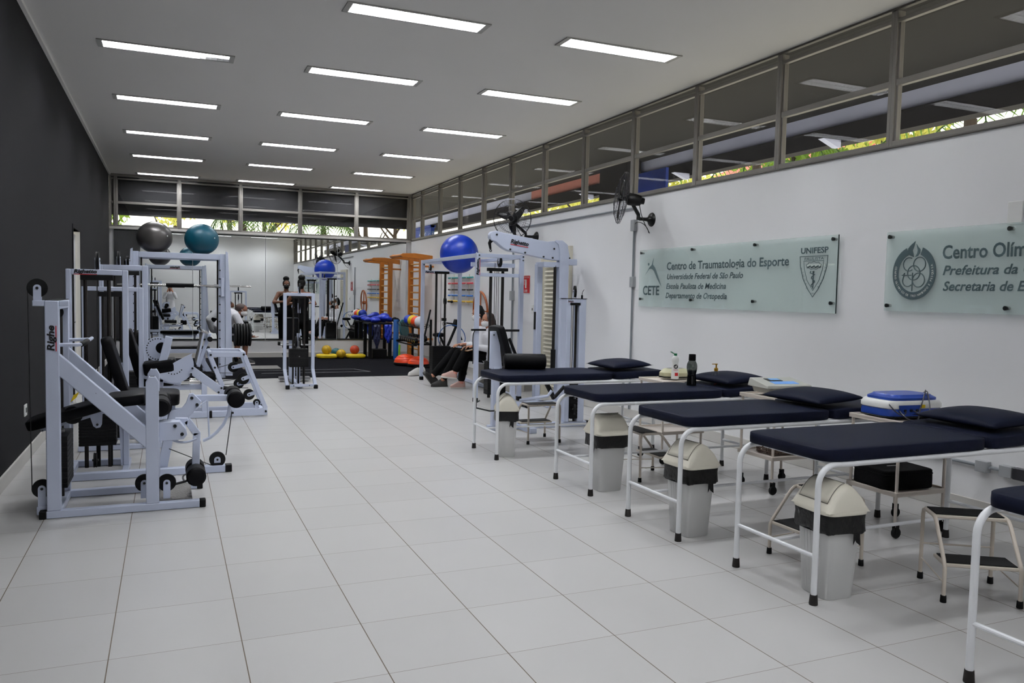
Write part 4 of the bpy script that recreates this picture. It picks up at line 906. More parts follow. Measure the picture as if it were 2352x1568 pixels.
P('handle_grip', G().tube([(.222, 2.375, 1.143), (.238, 2.39, 1.15), (.246, 2.42, 1.156), (.246, 2.50, 1.156)], .018, 12), 'black_rubber', t)
pad(t, (-.12, 2.63, .585), (.37, 2.63, .725), .34, .075, name='bench_pad'); pad(t, (.36, 2.63, .735), (.60, 2.63, .755), .34, .08, name='bench_pad')
P('bench_beam', G().bar((-.05, 2.63, .555), (.36, 2.63, .675), .05, .045, side=(0, 1, 0)), MP, t, bev=.004); P('hinge_plate', G().prism([(.245, .655), (.33, .675), (.325, .575), (.315, .555), (.29, .55), (.272, .565)], (0, 2.58, 0), (1, 0, 0), (0, 0, 1), .01), MP, t); bolts(t, [(.297, 2.572, .575)])
roller(t, (.70, 2.50, .70), (0, 1, 0), .22, .062); roller(t, (.70, 2.78, .70), (0, 1, 0), .22, .062)
wheel(t, (.155, 2.52, .655), .06, (0, 1, 0))
P('pivot_box', G().prism([(.686, .47), (.80, .47), (.845, .475), (.868, .505), (.86, .545), (.82, .60), (.686, .60)], (0, 2.46, 0), (1, 0, 0), (0, 0, 1), .12), MP, t, bev=.004); bolts(t, [(.789, 2.397, .571), (.835, 2.397, .512)], r=.012)
P('lever_arm', G().bar((.79, 2.52, .585), (.875, 2.52, .582), .04, .05, side=(0, 1, 0)).bar((.868, 2.52, .592), (.938, 2.52, .485), .04, .05, side=(0, 1, 0)).bar((.934, 2.52, .50), (.925, 2.52, .235), .04, .05, side=(0, 1, 0)), MP, t, bev=.004)
P('cam_guard', G().tube(bez((.77, 2.44, .47), (.83, 2.44, .43), (.90, 2.44, .45), (.93, 2.44, .47)), .008, 8), MP, t)
roller(t, (.925, 2.42, .215), (0, 1, 0), .16, .066); roller(t, (.925, 2.63, .215), (0, 1, 0), .16, .066); P('roller_axle', G().cyl((.925, 2.36, .215), (.925, 2.69, .215), .014, n=12), 'steel', t)
P('cable_ring', G().ring((.865, 2.46, .19), .025, .006, (0, 1, 0), 20, 6), 'steel', t)

# ---- leg extension behind it
t = thing('leg_extension_machine', 'white leg extension machine with a tall weight tower, second on the left', 'gym machine', (.5, 3.7, 0))
P('base_rail', G().bb(.02, 1.185, 3.43, 3.50, .002, .06), MP, t, bev=.005); endcap(t, (1.208, 3.465, .031), (.055, .074, .062)); P('base_rail', G().bb(.0, .45, 3.98, 4.04, .002, .055), MP, t, bev=.005)
P('cross_rail', G().bb(.40, .45, 3.50, 3.98, .002, .055), MP, t, bev=.005); P('cross_rail', G().bb(.0, .05, 3.50, 3.98, .002, .055), MP, t, bev=.005)
P('upright_post', G().bb(-.004, .034, 3.70, 3.78, .055, 1.662), MP, t, bev=.005); P('upright_post', G().bb(.402, .446, 3.70, 3.78, .055, 1.662), MP, t, bev=.005); P('top_beam', G().bb(.034, .402, 3.70, 3.78, 1.618, 1.662), MP, t, bev=.005)
logo(t, (.055, 3.6985, 1.632), (1, 0, 0), (0, 0, 1), .165); P('guide_plate', G().bb(.10, .335, 3.69, 3.79, 1.575, 1.618), 'black_rubber', t, bev=.003)
stack(t, .085, .355, 3.62, 3.80, .24, .56, 12, (-.085, .085), 1.60, 'x', .015)
P('stack_foot', G().bb(.12, .145, 3.70, 3.73, .055, .24).bb(.30, .325, 3.70, 3.73, .055, .24).bb(.205, .235, 3.70, 3.73, .055, .24), 'black_rubber', t)
wheel(t, (.222, 3.74, 1.735), .072, (1, 0, 0), ((.222, 3.74, 1.66), .045)); wheel(t, (.205, 3.60, .13), .06, (1, 0, 0))
P('seat_post', G().bar((.70, 3.55, .05), (.785, 3.55, .50), .06, .075, side=(0, 1, 0)), MP, t, bev=.005)
P('pivot_plate', G().prism([(.905, .655), (.935, .66), (1.0, .59), (.985, .555), (.90, .46), (.80, .37), (.72, .38), (.76, .52), (.85, .54), (.88, .58)], (0, 3.53, 0), (1, 0, 0), (0, 0, 1), .05), MP, t, bev=.004); bolts(t, [(.925, 3.50, .622), (.965, 3.50, .565)], r=.013)
P('lever_arm', G().bar((.905, 3.56, .615), (1.25, 3.56, .608), .04, .052, side=(0, 1, 0)), MP, t, bev=.004)
roller(t, (1.268, 3.52, .606), (0, 1, 0), .20, .07); roller(t, (1.268, 3.80, .606), (0, 1, 0), .20, .07); P('roller_axle', G().cyl((1.268, 3.44, .606), (1.268, 3.89, .606), .014, n=12), 'steel', t)
roller(t, (.70, 3.52, .565), (0, 1, 0), .18, .075)
pad(t, (.40, 3.70, .63), (.835, 3.70, .61), .42, .11); pad(t, (.42, 3.70, .66), (.28, 3.70, 1.12), .36, .08, name='back_pad')
P('seat_beam', G().bar((.40, 3.70, .55), (.80, 3.70, .53), .06, .06, side=(0, 1, 0)), MP, t); P('seat_upright', G().bar((.41, 3.74, .05), (.38, 3.74, .9), .05, .05, side=(0, 1, 0)), MP, t)
P('cam_strip', G().tube([(1.222, 3.50, .56), (1.21, 3.50, .48), (1.17, 3.50, .39), (1.12, 3.50, .33), (1.065, 3.50, .285), (1.01, 3.50, .262)], .013, 6), MP, t); P('cam_rod', G().tube([(1.045, 3.5, .60), (1.06, 3.5, .29)], .007, 8).tube([(1.045, 3.5, .60), (.955, 3.5, .53)], .007, 8), MP, t)
wheel(t, (1.12, 3.45, .11), .064, (0, 1, 0), ((1.12, 3.465, .055), .05)); P('cable', G().tube([(1.235, 3.47, .50), (1.188, 3.455, .14)], .004, 6).tube([(1.09, 3.45, .055), (.75, 3.50, .21)], .004, 6), 'cable_black', t)
P('handle', G().tube(bez((.45, 3.50, .55), (.47, 3.48, .70), (.52, 3.48, .72), (.54, 3.48, .60)), .012, 8), 'steel', t)
P('warning_label', G().prism([(.03, .60), (.075, .64), (.095, .685), (.055, .66)], (0, 3.60, 0), (1, 0, 0), (0, 0, 1), .004), 'yellow_foam', t); P('paper_label', G().bb(.035, .08, 3.598, 3.602, .50, .60), 'white_plastic', t)
P('frame_pad', G().bb(1.20, 1.235, 3.44, 3.5, .055, .06), 'black_rubber', t)

# ---- rotary machine with the perforated disc
t = thing('leg_rotary_machine', 'white machine with a perforated disc and fan-shaped cam, third on the left', 'gym machine', (.5, 4.9, 0))
P('upright_post', G().bb(.018, .05, 4.70, 4.77, .05, 1.525), MP, t, bev=.005); P('upright_post', G().bb(.49, .532, 4.70, 4.77, .05, 1.525), MP, t, bev=.005); P('top_beam', G().bb(.05, .49, 4.70, 4.77, 1.485, 1.525), MP, t, bev=.005)
P('base_rail', G().bb(-.02, .56, 4.69, 4.76, .002, .05), MP, t, bev=.005); P('base_rail', G().bb(-.02, .56, 5.25, 5.31, .002, .05), MP, t, bev=.005); P('cross_rail', G().bb(.49, .54, 4.76, 5.25, .002, .05), MP, t); bolts(t, [(.53, 4.688, .03)])
P('guide_plate', G().bb(.15, .38, 4.69, 4.78, 1.435, 1.48), 'black_rubber', t); stack(t, .13, .40, 4.66, 4.84, .12, .55, 13, (-.075, .075), 1.46)
g = G().lathe([(.03, -.006), (.115, -.006), (.115, .006), (.03, .006)], (.655, 4.72, .945), 40, (0, 1, 0)); dsk = P('index_disc', g, MP, t)
for k in range(20):
    a = rad(75+k*14); P('disc_hole', G().cyl((.655+.098*math.cos(a), 4.7125, .945+.098*math.sin(a)), (.655+.098*math.cos(a), 4.7275, .945+.098*math.sin(a)), .0062, n=8), 'screw_dark', t).parent = dsk
roller(t, (.69, 4.76, .955), (0, 1, 0), .10, .062); roller(t, (.66, 4.80, .90), (0, 1, 0), .14, .05)
P('lever_plate', G().prism([(.722, 1.075), (.788, 1.058), (.735, .83), (.66, .835)], (0, 4.64, 0), (1, 0, 0), (0, 0, 1), .05), MP, t, bev=.005)
pad(t, (.53, 4.74, .755), (.82, 4.74, .80), .30, .13, name='thigh_pad'); pad(t, (.50, 4.98, .66), (.38, 4.98, 1.12), .36, .08, name='back_pad'); pad(t, (.46, 4.98, .62), (.80, 4.98, .62), .36, .09)
cx, cz = .80, .80; pts = [(cx+.17*math.cos(a), cz+.17*math.sin(a)) for a in [rad(-160+i*10) for i in range(20)]]
sec = P('cam_sector', G().prism([(cx-.02, cz+.015)]+pts+[(cx+.16, cz+.115)], (0, 4.60, 0), (1, 0, 0), (0, 0, 1), .012), MP, t)
for k in range(7): a = rad(-135+k*17); P('sector_hole', G().cyl((cx-.01+.085*math.cos(a), 4.592, cz+.085*math.sin(a)), (cx-.01+.085*math.cos(a), 4.608, cz+.085*math.sin(a)), .006, n=8), 'screw_dark', t).parent = sec
P('swing_arm', G().bar((.945, 4.58, .755), (1.215, 4.58, .545), .02, .075, side=(0, 1, 0)), MP, t, bev=.003); bolts(t, [(.957, 4.565, .77), (.945, 4.565, .715), (1.215, 4.565, .575), (1.19, 4.565, .535)], r=.010)
P('arm_end', G().bar((1.195, 4.60, .56), (1.235, 4.60, .48), .05, .05, side=(0, 1, 0)), MP, t); P('hand_grip', G().cyl((1.235, 4.58, .575), (1.30, 4.58, .565), .019, n=14), 'black_rubber', t)
P('support_beam', G().bar((.51, 4.735, .70), (.86, 4.735, .62), .05, .06, side=(0, 1, 0)).bar((.66, 4.735, .05), (.68, 4.735, .66), .05, .05, side=(0, 1, 0)), MP, t, bev=.004); P('base_rail', G().bb(.56, .72, 4.70, 4.76, .002, .05), MP, t)

# ---- leg press with the trapezoid pulley frame
t = thing('leg_press_machine', 'white seated leg press with a sloped pulley frame of four black wheels', 'gym machine', (1.2, 6.6, 0))
for Y, yy in ((6.46, 1), (7.02, 0)):
    y0, y1 = Y, Y+.045; yc = Y+.0225
    P('base_beam', G().bar((1.44, yc, .055), (1.85, yc, .055), .045, .085, side=(0, 1, 0)), MP, t, bev=.005); P('top_beam', G().bar((1.19, yc, .755), (1.59, yc, .752), .045, .065, side=(0, 1, 0)), MP, t, bev=.005)
    P('sloped_leg', G().bar((1.585, yc, .735), (1.83, yc, .095), .04, .05, side=(0, 1, 0)), MP, t, bev=.004); P('sloped_leg', G().bar((1.20, yc, .735), (1.335, yc, .38), .04, .05, side=(0, 1, 0)).bar((1.335, yc, .38), (1.46, yc, .09), .04, .05, side=(0, 1, 0)), MP, t, bev=.004)
    bolts(t, [(1.205, Y-.004, .75), (1.575, Y-.004, .752), (1.83, Y-.004, .06), (1.45, Y-.004, .055), (1.25, Y-.004, .60)], r=.013)
P('cross_beam', G().bb(1.56, 1.60, 6.505, 7.02, .735, .775), MP, t); P('cross_beam', G().bb(1.79, 1.83, 6.505, 7.02, .02, .06), MP, t); P('cross_beam', G().bb(1.18, 1.22, 6.505, 7.02, .735, .775), MP, t)
for (x, z, r, y), f in zip(((1.475, .575, .062, 6.75), (1.572, .455, .07, 6.52), (1.53, .385, .06, 6.62), (1.64, .262, .066, 6.52)), ((1.60, .60), (1.69, .50), (1.66, .41), (1.76, .30))):
    wheel(t, (x, y, z), r, (0, 1, 0), ((f[0], y, f[1]), .045)); 
wheel(t, (1.728, 6.50, .165), .042, (0, 1, 0), ((1.728, 6.50, .095), .04)); wheel(t, (1.50, 6.80, .13), .04, (0, 1, 0))
for (a, b) in (((1.475, .635), (1.22, .56)), ((1.475, .515), (1.2, .52)), ((1.53, .445), (1.22, .40)), ((1.57, .385), (1.2, .37)), ((1.53, .325), (1.26, .35)), ((1.64, .33), (1.45, .33))):
    P('cable', G().cyl((a[0], 6.62, a[1]), (b[0], 6.66, b[1]), .004, n=6), 'cable_black', t)
for Y in (6.50, 6.80): P('foot_plate', G().bar((1.055, Y+.08, .63), (1.135, Y+.08, 1.03), .15, .022, side=(0, 1, 0)), MP, t, bev=.004); 
P('foot_plate_tread', G().bar((1.045, 6.73, .66), (1.12, 6.73, 1.02), .40, .012, side=(0, 1, 0)), 'tread_steel', t); P('plate_edge', G().bar((1.105, 6.73, 1.03), (1.18, 6.73, 1.0), .46, .02, side=(0, 1, 0)), 'chrome', t)
P('plate_arm', G().bar((1.10, 6.73, .70), (1.21, 6.73, .50), .06, .06, side=(0, 1, 0)).bar((1.20, 6.60, 1.0), (1.07, 6.60, .60), .035, .04, side=(0, 1, 0)), MP, t, bev=.004); P('plate_knob', G().cyl((1.20, 6.52, .93), (1.20, 6.60, .93), .03, n=14), 'black_rubber', t)
P('seat_rod', G().cyl((.55, 6.58, .435), (1.14, 6.58, .425), .016, n=14), 'chrome', t); P('seat_rod', G().cyl((.55, 6.80, .435), (1.14, 6.80, .425), .016, n=14), 'chrome', t)
P('seat_beam', G().bb(.50, 1.16, 6.62, 6.72, .325, .385), MP, t, bev=.005); P('support_post', G().bb(1.105, 1.165, 6.50, 6.56, .06, .42), MP, t, bev=.005); P('support_post', G().bb(.50, .56, 6.50, 6.56, .06, .42), MP, t, bev=.005)
P('base_rail', G().bb(.45, 1.45, 6.49, 6.56, .002, .075), MP, t, bev=.005); P('base_rail', G().bb(.45, 1.45, 6.86, 6.92, .002, .075), MP, t, bev=.005); endcap(t, (1.205, 6.475, .04), (.03, .03, .09))
roller(t, (1.18, 6.72, .46), (1, 0, 0), .18, .075); pad(t, (.62, 6.70, .50), (.98, 6.70, .49), .36, .08); pad(t, (.60, 6.70, .54), (.40, 6.70, 1.02), .38, .08, name='back_pad')
P('back_support', G().bar((.56, 6.70, .38), (.36, 6.70, .95), .05, .05, side=(0, 1, 0)), MP, t)
# its weight tower, left
P('upright_post', G().bb(.075, .115, 5.92, 6.0, .04, 1.76), MP, t, bev=.005); P('upright_post', G().bb(.488, .545, 5.92, 6.0, .04, 1.76), MP, t, bev=.005); P('top_beam', G().bb(.115, .488, 5.92, 6.0, 1.705, 1.76), MP, t, bev=.005); P('guide_plate', G().bb(.20, .46, 5.91, 6.01, 1.655, 1.70), 'black_rubber', t)
P('base_rail', G().bb(.06, .56, 5.90, 6.02, .002, .05), MP, t); P('base_rail', G().bb(.46, .54, 6.02, 6.49, .002, .05), MP, t)
stack(t, .19, .45, 5.88, 6.06, .10, .62, 14, (-.1, .1), 1.68); wheel(t, (.262, 5.96, 1.83), .075, (1, 0, 0), ((.262, 5.96, 1.76), .04)); wheel(t, (.35, 5.96, 1.81), .05, (1, 0, 0), ((.35, 5.96, 1.76), .03))

# ---- weight rack (smith frame) with the gym balls on top
t = thing('smith_rack', 'tall white smith rack with a padded bar, two gym balls resting on top', 'gym rack', (.9, 11.2, .012))
for sx, x0, x1 in ((-1, .215, .30), (1, 1.55, 1.64)):
    xo = x1 if sx > 0 else x0
    for Y in (10.9, 11.55):
        P('upright_post', G().bb(x0, x1, Y, Y+.08, .012, 2.12), MP, t, bev=.006)
    P('outer_plate', G().prism([(xo, .05), (xo+sx*.115, .05), (xo+sx*.10, .9), (xo+sx*.035, 2.15), (xo, 2.17)] if sx > 0 else [(xo, 2.17), (xo+sx*.035, 2.15), (xo+sx*.10, .9), (xo+sx*.115, .05), (xo, .05)], (0, 10.88, 0), (1, 0, 0), (0, 0, 1), .03, az=(0, 1, 0)), MP, t, bev=.004)
    P('base_rail', G().bb(x0, x1, 10.98, 11.55, .012, .07), MP, t, bev=.005); P('top_side', G().bb(x0, x1, 10.98, 11.55, 2.04, 2.12), MP, t, bev=.005)
    P('guide_rod', G().cyl((xo-sx*.125, 10.95, .1), (xo-sx*.125, 10.95, 2.06), .014, n=12), 'dark_rod', t)
    for k in range(12): z = .25+k*.145; P('safety_peg', G().cyl((x0-.018, 10.89, z), (x0+.012, 10.89, z), .010, n=8), 'screw_dark', t)
P('top_beam', G().bb(.30, 1.55, 10.90, 10.97, 2.02, 2.115), MP, t, bev=.006); P('top_beam', G().bb(.30, 1.55, 11.30, 11.36, 2.02, 2.115), MP, t, bev=.006); P('top_beam', G().bb(.30, 1.55, 11.56, 11.62, 2.02, 2.115), MP, t, bev=.006)
logo(t, (1.02, 11.6225, 2.05), (-1, 0, 0), (0, 0, 1), .24); P('brace_bar', G().bb(.30, 1.55, 11.56, 11.62, .40, .46), MP, t)
P('barbell', G().cyl((-.02, 10.93, 1.575), (2.06, 10.93, 1.58), .014, n=14), 'chrome', t); P('bar_pad', G().cyl((.71, 10.93, 1.577), (1.14, 10.93, 1.578), .033, n=20), 'black_vinyl', t)
P('bar_hook', G().bb(1.57, 1.62, 10.86, 10.90, 1.40, 1.72).bb(1.53, 1.60, 10.89, 10.97, 1.54, 1.62), MP, t, bev=.004); P('bar_collar', G().cyl((1.46, 10.93, 1.578), (1.56, 10.93, 1.578), .03, n=16), 'steel', t)
P('weight_horn', G().cyl((1.70, 10.93, .75), (2.09, 10.93, .75), .018, n=12), 'steel', t)
for k in range(6):
    x = 1.80+k*.047; tag(P('weight_plate', G().lathe([(.02, -.02), (.185, -.02), (.197, -.012), (.197, .012), (.185, .02), (.02, .02)], (x, 10.93, .75), 30, (1, 0, 0)), 'weight_iron', None, o=(x, 10.93, .75)), 'black iron disc stacked on the side peg of the smith rack', 'weight plate', 'discs on the rack peg')
t2 = thing('flat_bench', 'flat black padded bench behind the smith rack', 'bench', (1.0, 12.25, .012)); pad(t2, (.55, 12.25, .43), (1.45, 12.25, .43), .28, .08, name='bench_pad')
P('bench_frame', G().bb(.6, 1.4, 12.22, 12.28, .345, .39), MP, t2)
for x in (.65, 1.35): P('leg', G().bb(x-.025, x+.025, 12.08, 12.42, .012, .05).bb(x-.025, x+.025, 12.225, 12.275, .05, .345), MP, t2)
def ball(c, r, m, label, sq=.94):
    o = solo('gym_ball', G().sph((c[0], c[1], c[2]), r, (1, 1, sq), None, 48, 28), m, label, 'gym ball', c, 'large gym balls', smooth=80)
    P('ball_valve', G().cyl((c[0]+r*.70, c[1]-r*.70, c[2]+.02), (c[0]+r*.715, c[1]-r*.715, c[2]+.02), .012, n=12), 'white_plastic', o, o=c)
ball((.538, 11.13, 2.366), .278, 'gym_grey', 'metallic grey gym ball on top of the white smith rack'); ball((1.272, 11.13, 2.366), .278, 'gym_teal', 'teal gym ball on top of the white smith rack')

# ---- machine standing alone in the middle
t = thing('low_row_machine', 'narrow white weight tower machine standing alone mid floor, seen from behind', 'gym machine', (2.65, 9.6, 0))
for xt, xb in ((2.408, 2.44), (2.838, 2.87)):
    P('upright_post', G().bar((xb-.008, 9.13, .055), (xt, 9.24, .30), .05, .05, side=(1, 0, 0)).bar((xt, 9.24, .285), (xt, 9.24, 1.49), .05, .05, side=(1, 0, 0)), MP, t, bev=.005); endcap(t, (xb, 9.13, .03), (.06, .06, .06))
P('top_beam', G().bb(2.43, 2.815, 9.215, 9.265, 1.445, 1.495), MP, t, bev=.005); P('cross_beam', G().bb(2.47, 2.84, 9.11, 9.15, .035, .075), MP, t, bev=.004); P('base_rail', G().bb(2.60, 2.68, 9.16, 10.5, .02, .07), MP, t, bev=.004); bolts(t, [(2.53, 9.107, .055), (2.77, 9.107, .055)])
P('guide_plate', G().bb(2.51, 2.73, 9.22, 9.30, 1.41, 1.443), 'black_rubber', t); stack(t, 2.482, 2.768, 9.20, 9.36, .335, .62, 11, (-.086, .086), 1.43, 'x', .014)
P('stack_foot', G().bb(2.53, 2.55, 9.26, 9.29, .07, .335).bb(2.69, 2.71, 9.26, 9.29, .07, .335).bb(2.61, 2.635, 9.26, 9.29, .07, .335), 'black_rubber', t)
wheel(t, (2.624, 9.24, 1.57), .075, (1, 0, 0), ((2.624, 9.21, 1.49), .04)); wheel(t, (2.624, 9.26, 1.31), .085, (1, 0, 0), ((2.624, 9.24, 1.18), .045)); wheel(t, (2.60, 9.40, .72), .09, (1, 0, 0)); wheel(t, (2.66, 9.42, .70), .09, (1, 0, 0))
P('center_column', G().bb(2.625, 2.675, 9.44, 9.5, .07, .85), MP, t); pad(t, (2.60, 9.9, .72), (2.60, 9.86, 1.09), .23, .08, side=(1, 0, 0), name='chest_pad'); P('pad_column', G().bb(2.57, 2.63, 9.95, 10.01, .07, 1.0), MP, t)
pad(t, (2.66, 9.95, .60), (2.66, 10.35, .60), .32, .08, side=(1, 0, 0)); P('handle_bar', G().cyl((2.40, 9.8, .645), (2.93, 9.8, .645), .012, n=10), 'steel', t)
for x in (2.39, 2.94): P('handle_grip', G().tube([(x, 9.8, .645), (x-.0, 9.78, .70)], .022, 12), 'black_rubber', t)
P('foot_base', G().bb(2.45, 2.95, 10.15, 10.35, .03, .075), 'steel', t); P('lever_handle', G().tube([(2.47, 9.95, .5), (2.52, 10.0, .33)], .016, 10), 'black_rubber', t); P('seat_column', G().bb(2.63, 2.69, 10.1, 10.16, .07, .56), MP, t)

# ---- cable crossover station on the right
t = thing('cable_crossover', 'white four post cable crossover station with a blue gym ball wedged on top', 'gym machine', (5.1, 8.6, 0)); Z = 2.11
C4 = [(4.755, 7.03), (5.44, 7.05), (5.56, 10.05), (4.86, 10.03)]
for i, (x, y) in enumerate(C4):
    P('corner_post', G().bb(x-.03, x+.03, y-.03, y+.03, .06, Z), MP, t, bev=.005); bolts(t, [(x+.012, y-.032, Z-.03), (x+.012, y-.032, Z-.08)], r=.011); endcap(t, (x, y, .03), (.064, .064, .06))
for a, b in ((0, 1), (1, 2), (2, 3), (3, 0)):
    (xa, ya), (xb, yb) = C4[a], C4[b]; P('top_beam', G().bar((xa, ya, Z-.03), (xb, yb, Z-.03), .05, .055), MP, t, bev=.005)
P('cross_beam', G().bar((4.755, 7.06, Z-.30), (5.44, 7.08, Z-.30), .04, .05), MP, t, bev=.004); P('cross_beam', G().bar((4.755, 7.3, Z-.15), (5.44, 7.3, Z-.15), .04, .06), MP, t, bev=.004); P('cross_beam', G().bar((4.86, 9.98, Z-.20), (5.56, 10.0, Z-.20), .04, .05), MP, t, bev=.004); P('base_rail', G().bar((5.44, 7.05, .035), (5.56, 10.05, .035), .05, .05), MP, t)
logo(t, (4.762, 6.9985, 1.80), (0, 0, 1), (-1, 0, 0), .22); logo(t, (4.885, 9.958, Z-.215), (1, 0, 0), (0, 0, 1), .16)
P('guide_plate', G().bb(4.93, 5.22, 7.02, 7.12, 1.865, 1.91), 'black_rubber', t); stack(t, 4.93, 5.21, 7.0, 7.16, .10, .58, 13, (-.092, .092), 1.88, 'x', .022)
P('guide_plate', G().bb(5.06, 5.33, 9.96, 10.06, 1.88, 1.92), 'black_rubber', t); stack(t, 5.03, 5.36, 9.92, 10.09, .08, .60, 13, (-.09, .075), 1.9, 'x', .02)
for dx in (-.03, .03): P('cable', G().cyl((5.07+dx, 7.08, .6), (5.07+dx, 7.08, 1.98), .004, n=6), 'cable_black', t)
wheel(t, (5.12, 7.10, 2.0), .075, (1, 0, 0), ((5.12, 7.09, Z-.05), .05)); wheel(t, (5.18, 7.06, .78), .07, (1, 0, 0), ((5.18, 7.06, .66), .04)); wheel(t, (5.235, 9.9, 1.40), .065, (1, 0, 0)); wheel(t, (4.98, 9.98, 1.98), .06, (1, 0, 0), ((4.98, 9.98, 2.06), .04))
P('pulley_knob', G().cyl((5.28, 9.9, 1.39), (5.35, 9.9, 1.39), .012, n=10).sph((5.36, 9.9, 1.39), .025), 'black_rubber', t); P('carriage', G().bb(5.19, 5.26, 9.88, 9.95, 1.05, 1.10), 'black_rubber', t); P('cable_ring', G().ring((5.225, 9.88, 1.0), .035, .005, (0, 1, 0), 20, 6), 'steel', t)
P('hand_peg', G().cyl((5.18, 7.02, 1.02), (5.41, 7.02, 1.02), .017, n=12), 'black_rubber', t)
P('hanging_strap', G().tube(bez((4.72, 6.99, 1.02), (4.66, 6.98, .96), (4.70, 6.98, .85), (4.69, 6.98, .55)), .007, 8), 'cable_black', t); P('strap_peg', G().cyl((4.66, 6.985, 1.03), (4.88, 6.985, 1.03), .014, n=12), 'black_rubber', t)
ball((5.168, 9.0, 2.19), .318, 'gym_blue', 'blue gym ball wedged on top of the cable crossover station', 1.0)

# ---- seated machine at the far exam table
t = thing('seated_press_machine', 'white seated machine with a black backrest and its own low weight tower by the wall', 'gym machine', (4.5, 4.75, 0))
P('base_rail', G().bb(4.05, 5.30, 4.72, 4.79, .002, .06), MP, t, bev=.005); P('base_rail', G().bb(4.42, 4.50, 4.40, 5.30, .002, .06), MP, t, bev=.005)
P('seat_column', G().bar((4.13, 4.74, .06), (4.13, 4.74, .72), .07, .08, side=(0, 1, 0)).bar((4.10, 4.74, .70), (4.20, 4.74, .62), .06, .06, side=(0, 1, 0)), MP, t, bev=.005); P('gusset', G().prism([(4.17, .06), (4.33, .06), (4.17, .25)], (0, 4.74, 0), (1, 0, 0), (0, 0, 1), .012), MP, t)
P('back_frame', G().prism([(4.06, .70), (4.20, .70), (4.15, 1.12), (4.06, 1.12)], (0, 4.74, 0), (1, 0, 0), (0, 0, 1), .05), MP, t, bev=.004); pad(t, (4.27, 4.78, .76), (4.14, 4.78, 1.18), .36, .075, name='back_pad'); pad(t, (4.18, 4.78, .66), (4.62, 4.78, .68), .36, .09); bolts(t, [(4.09, 4.71, 1.08)])
P('foot_hoop', G().tube([(3.90, 4.62, .36), (3.86, 4.62, .34), (3.86, 4.62, .28), (4.02, 4.62, .24), (4.16, 4.62, .24)], .009, 8), 'screw_dark', t); P('foot_peg', G().cyl((4.14, 4.55, .26), (4.14, 4.66, .26), .028, n=14).cyl((4.42, 4.5, .30), (4.42, 4.62, .30), .028, n=14), 'black_rubber', t)
P('seat_plate', G().bar((4.16, 4.62, .62), (4.38, 4.55, .57), .02, .05), MP, t); P('swing_lever', G().tube([(4.40, 4.66, .34), (4.75, 4.66, .38), (4.80, 4.66, .44)], .018, 10), MP, t); P('lever_grip', G().tube([(4.86, 4.7, .36), (4.98, 4.7, .48)], .020, 10), 'black_rubber', t)
P('hand_lever', G().tube([(4.60, 5.05, .62), (4.42, 5.05, 1.02)], .019, 12), 'black_rubber', t)
for x0, x1 in ((4.99, 5.05), (5.155, 5.245)): P('upright_post', G().bb(x0, x1, 4.70, 4.85, .06, 1.50), MP, t, bev=.006)
P('top_beam', G().bb(5.05, 5.155, 4.70, 4.85, 1.455, 1.50), MP, t); P('top_plate', G().bb(4.985, 5.25, 4.695, 4.855, 1.50, 1.506), 'black_rubber', t); logo(t, (5.0, 4.698, 1.468), (1, 0, 0), (0, 0, 1), .075)
P('guide_plate', G().bb(5.03, 5.17, 4.70, 4.80, 1.425, 1.455), 'black_rubber', t); stack(t, 5.053, 5.152, 4.68, 4.83, .10, .55, 12, (-.037, .037), 1.44, 'x', .013); wheel(t, (5.13, 4.78, 1.585), .07, (.95, -.3, 0), ((5.13, 4.78, 1.506), .04)); P('cable_stop', G().cyl((5.21, 4.75, 1.506), (5.21, 4.75, 1.545), .012, n=10).tube([(5.21, 4.75, 1.545), (5.215, 4.75, 1.58), (5.235, 4.75, 1.61)], .004, 6), 'black_rubber', t)
wheel(t, (5.08, 4.62, .22), .06, (.95, -.3, 0)); endcap(t, (5.32, 4.755, .03), (.05, .075, .06))

# ---- high pulldown with the curved arm
t = thing('lat_pulldown_machine', 'tall white pulldown machine with a long boxy arm reaching left above the crossover', 'gym machine', (5.6, 6.55, 0)); Y = 6.50
P('rear_post', G().bb(5.755, 5.875, Y-.06, Y+.06, .05, 2.10), MP, t, bev=.01); P('front_post', G().bb(5.515, 5.60, Y+.16, Y+.26, .05, 1.98), MP, t, bev=.01)
arm = [(4.71, 2.30), (4.715, 2.345), (4.74, 2.375), (4.80, 2.385), (4.90, 2.365), (5.56, 2.275), (5.62, 2.285), (5.74, 2.29), (5.80, 2.285), (5.88, 2.20), (5.915, 2.06), (5.875, 2.02), (5.755, 2.02), (5.60, 2.03), (5.06, 2.115), (4.98, 2.125), (4.90, 2.16), (4.79, 2.24), (4.73, 2.255)]
P('pulldown_arm', G().prism(arm[::-1], (0, Y, 0), (1, 0, 0), (0, 0, 1), .11), MP, t, bev=.008); P('end_block', G().bb(5.875, 6.02, Y-.07, Y+.07, 1.965, 2.05), MP, t, bev=.006); P('cross_block', G().bb(5.52, 5.76, Y-.04, Y+.24, 1.93, 2.0), MP, t, bev=.006)
cv = [(5.745, 1.5), (5.745, 2.12), (5.72, 2.24), (5.66, 2.285), (5.68, 2.30), (5.78, 2.30), (5.86, 2.24), (5.885, 2.12), (5.885, 1.5)]
P('curved_cover', G().prism(cv, (0, Y-.0675, 0), (1, 0, 0), (0, 0, 1), .024, az=(0, 1, 0)), MP, t, bev=.004)
bolts(t, [(4.80, Y-.06, 2.335), (5.66, Y-.06, 2.18), (5.50, Y-.06, 2.065), (5.64, Y-.06, 2.055), (5.0, Y-.06, 2.145), (5.90, Y-.06, 2.06), (5.22, Y-.06, 2.11)], r=.013); logo(t, (5.0, Y-.0575, 2.235), (.99, 0, -.13), (.13, 0, .99), .27, .075)
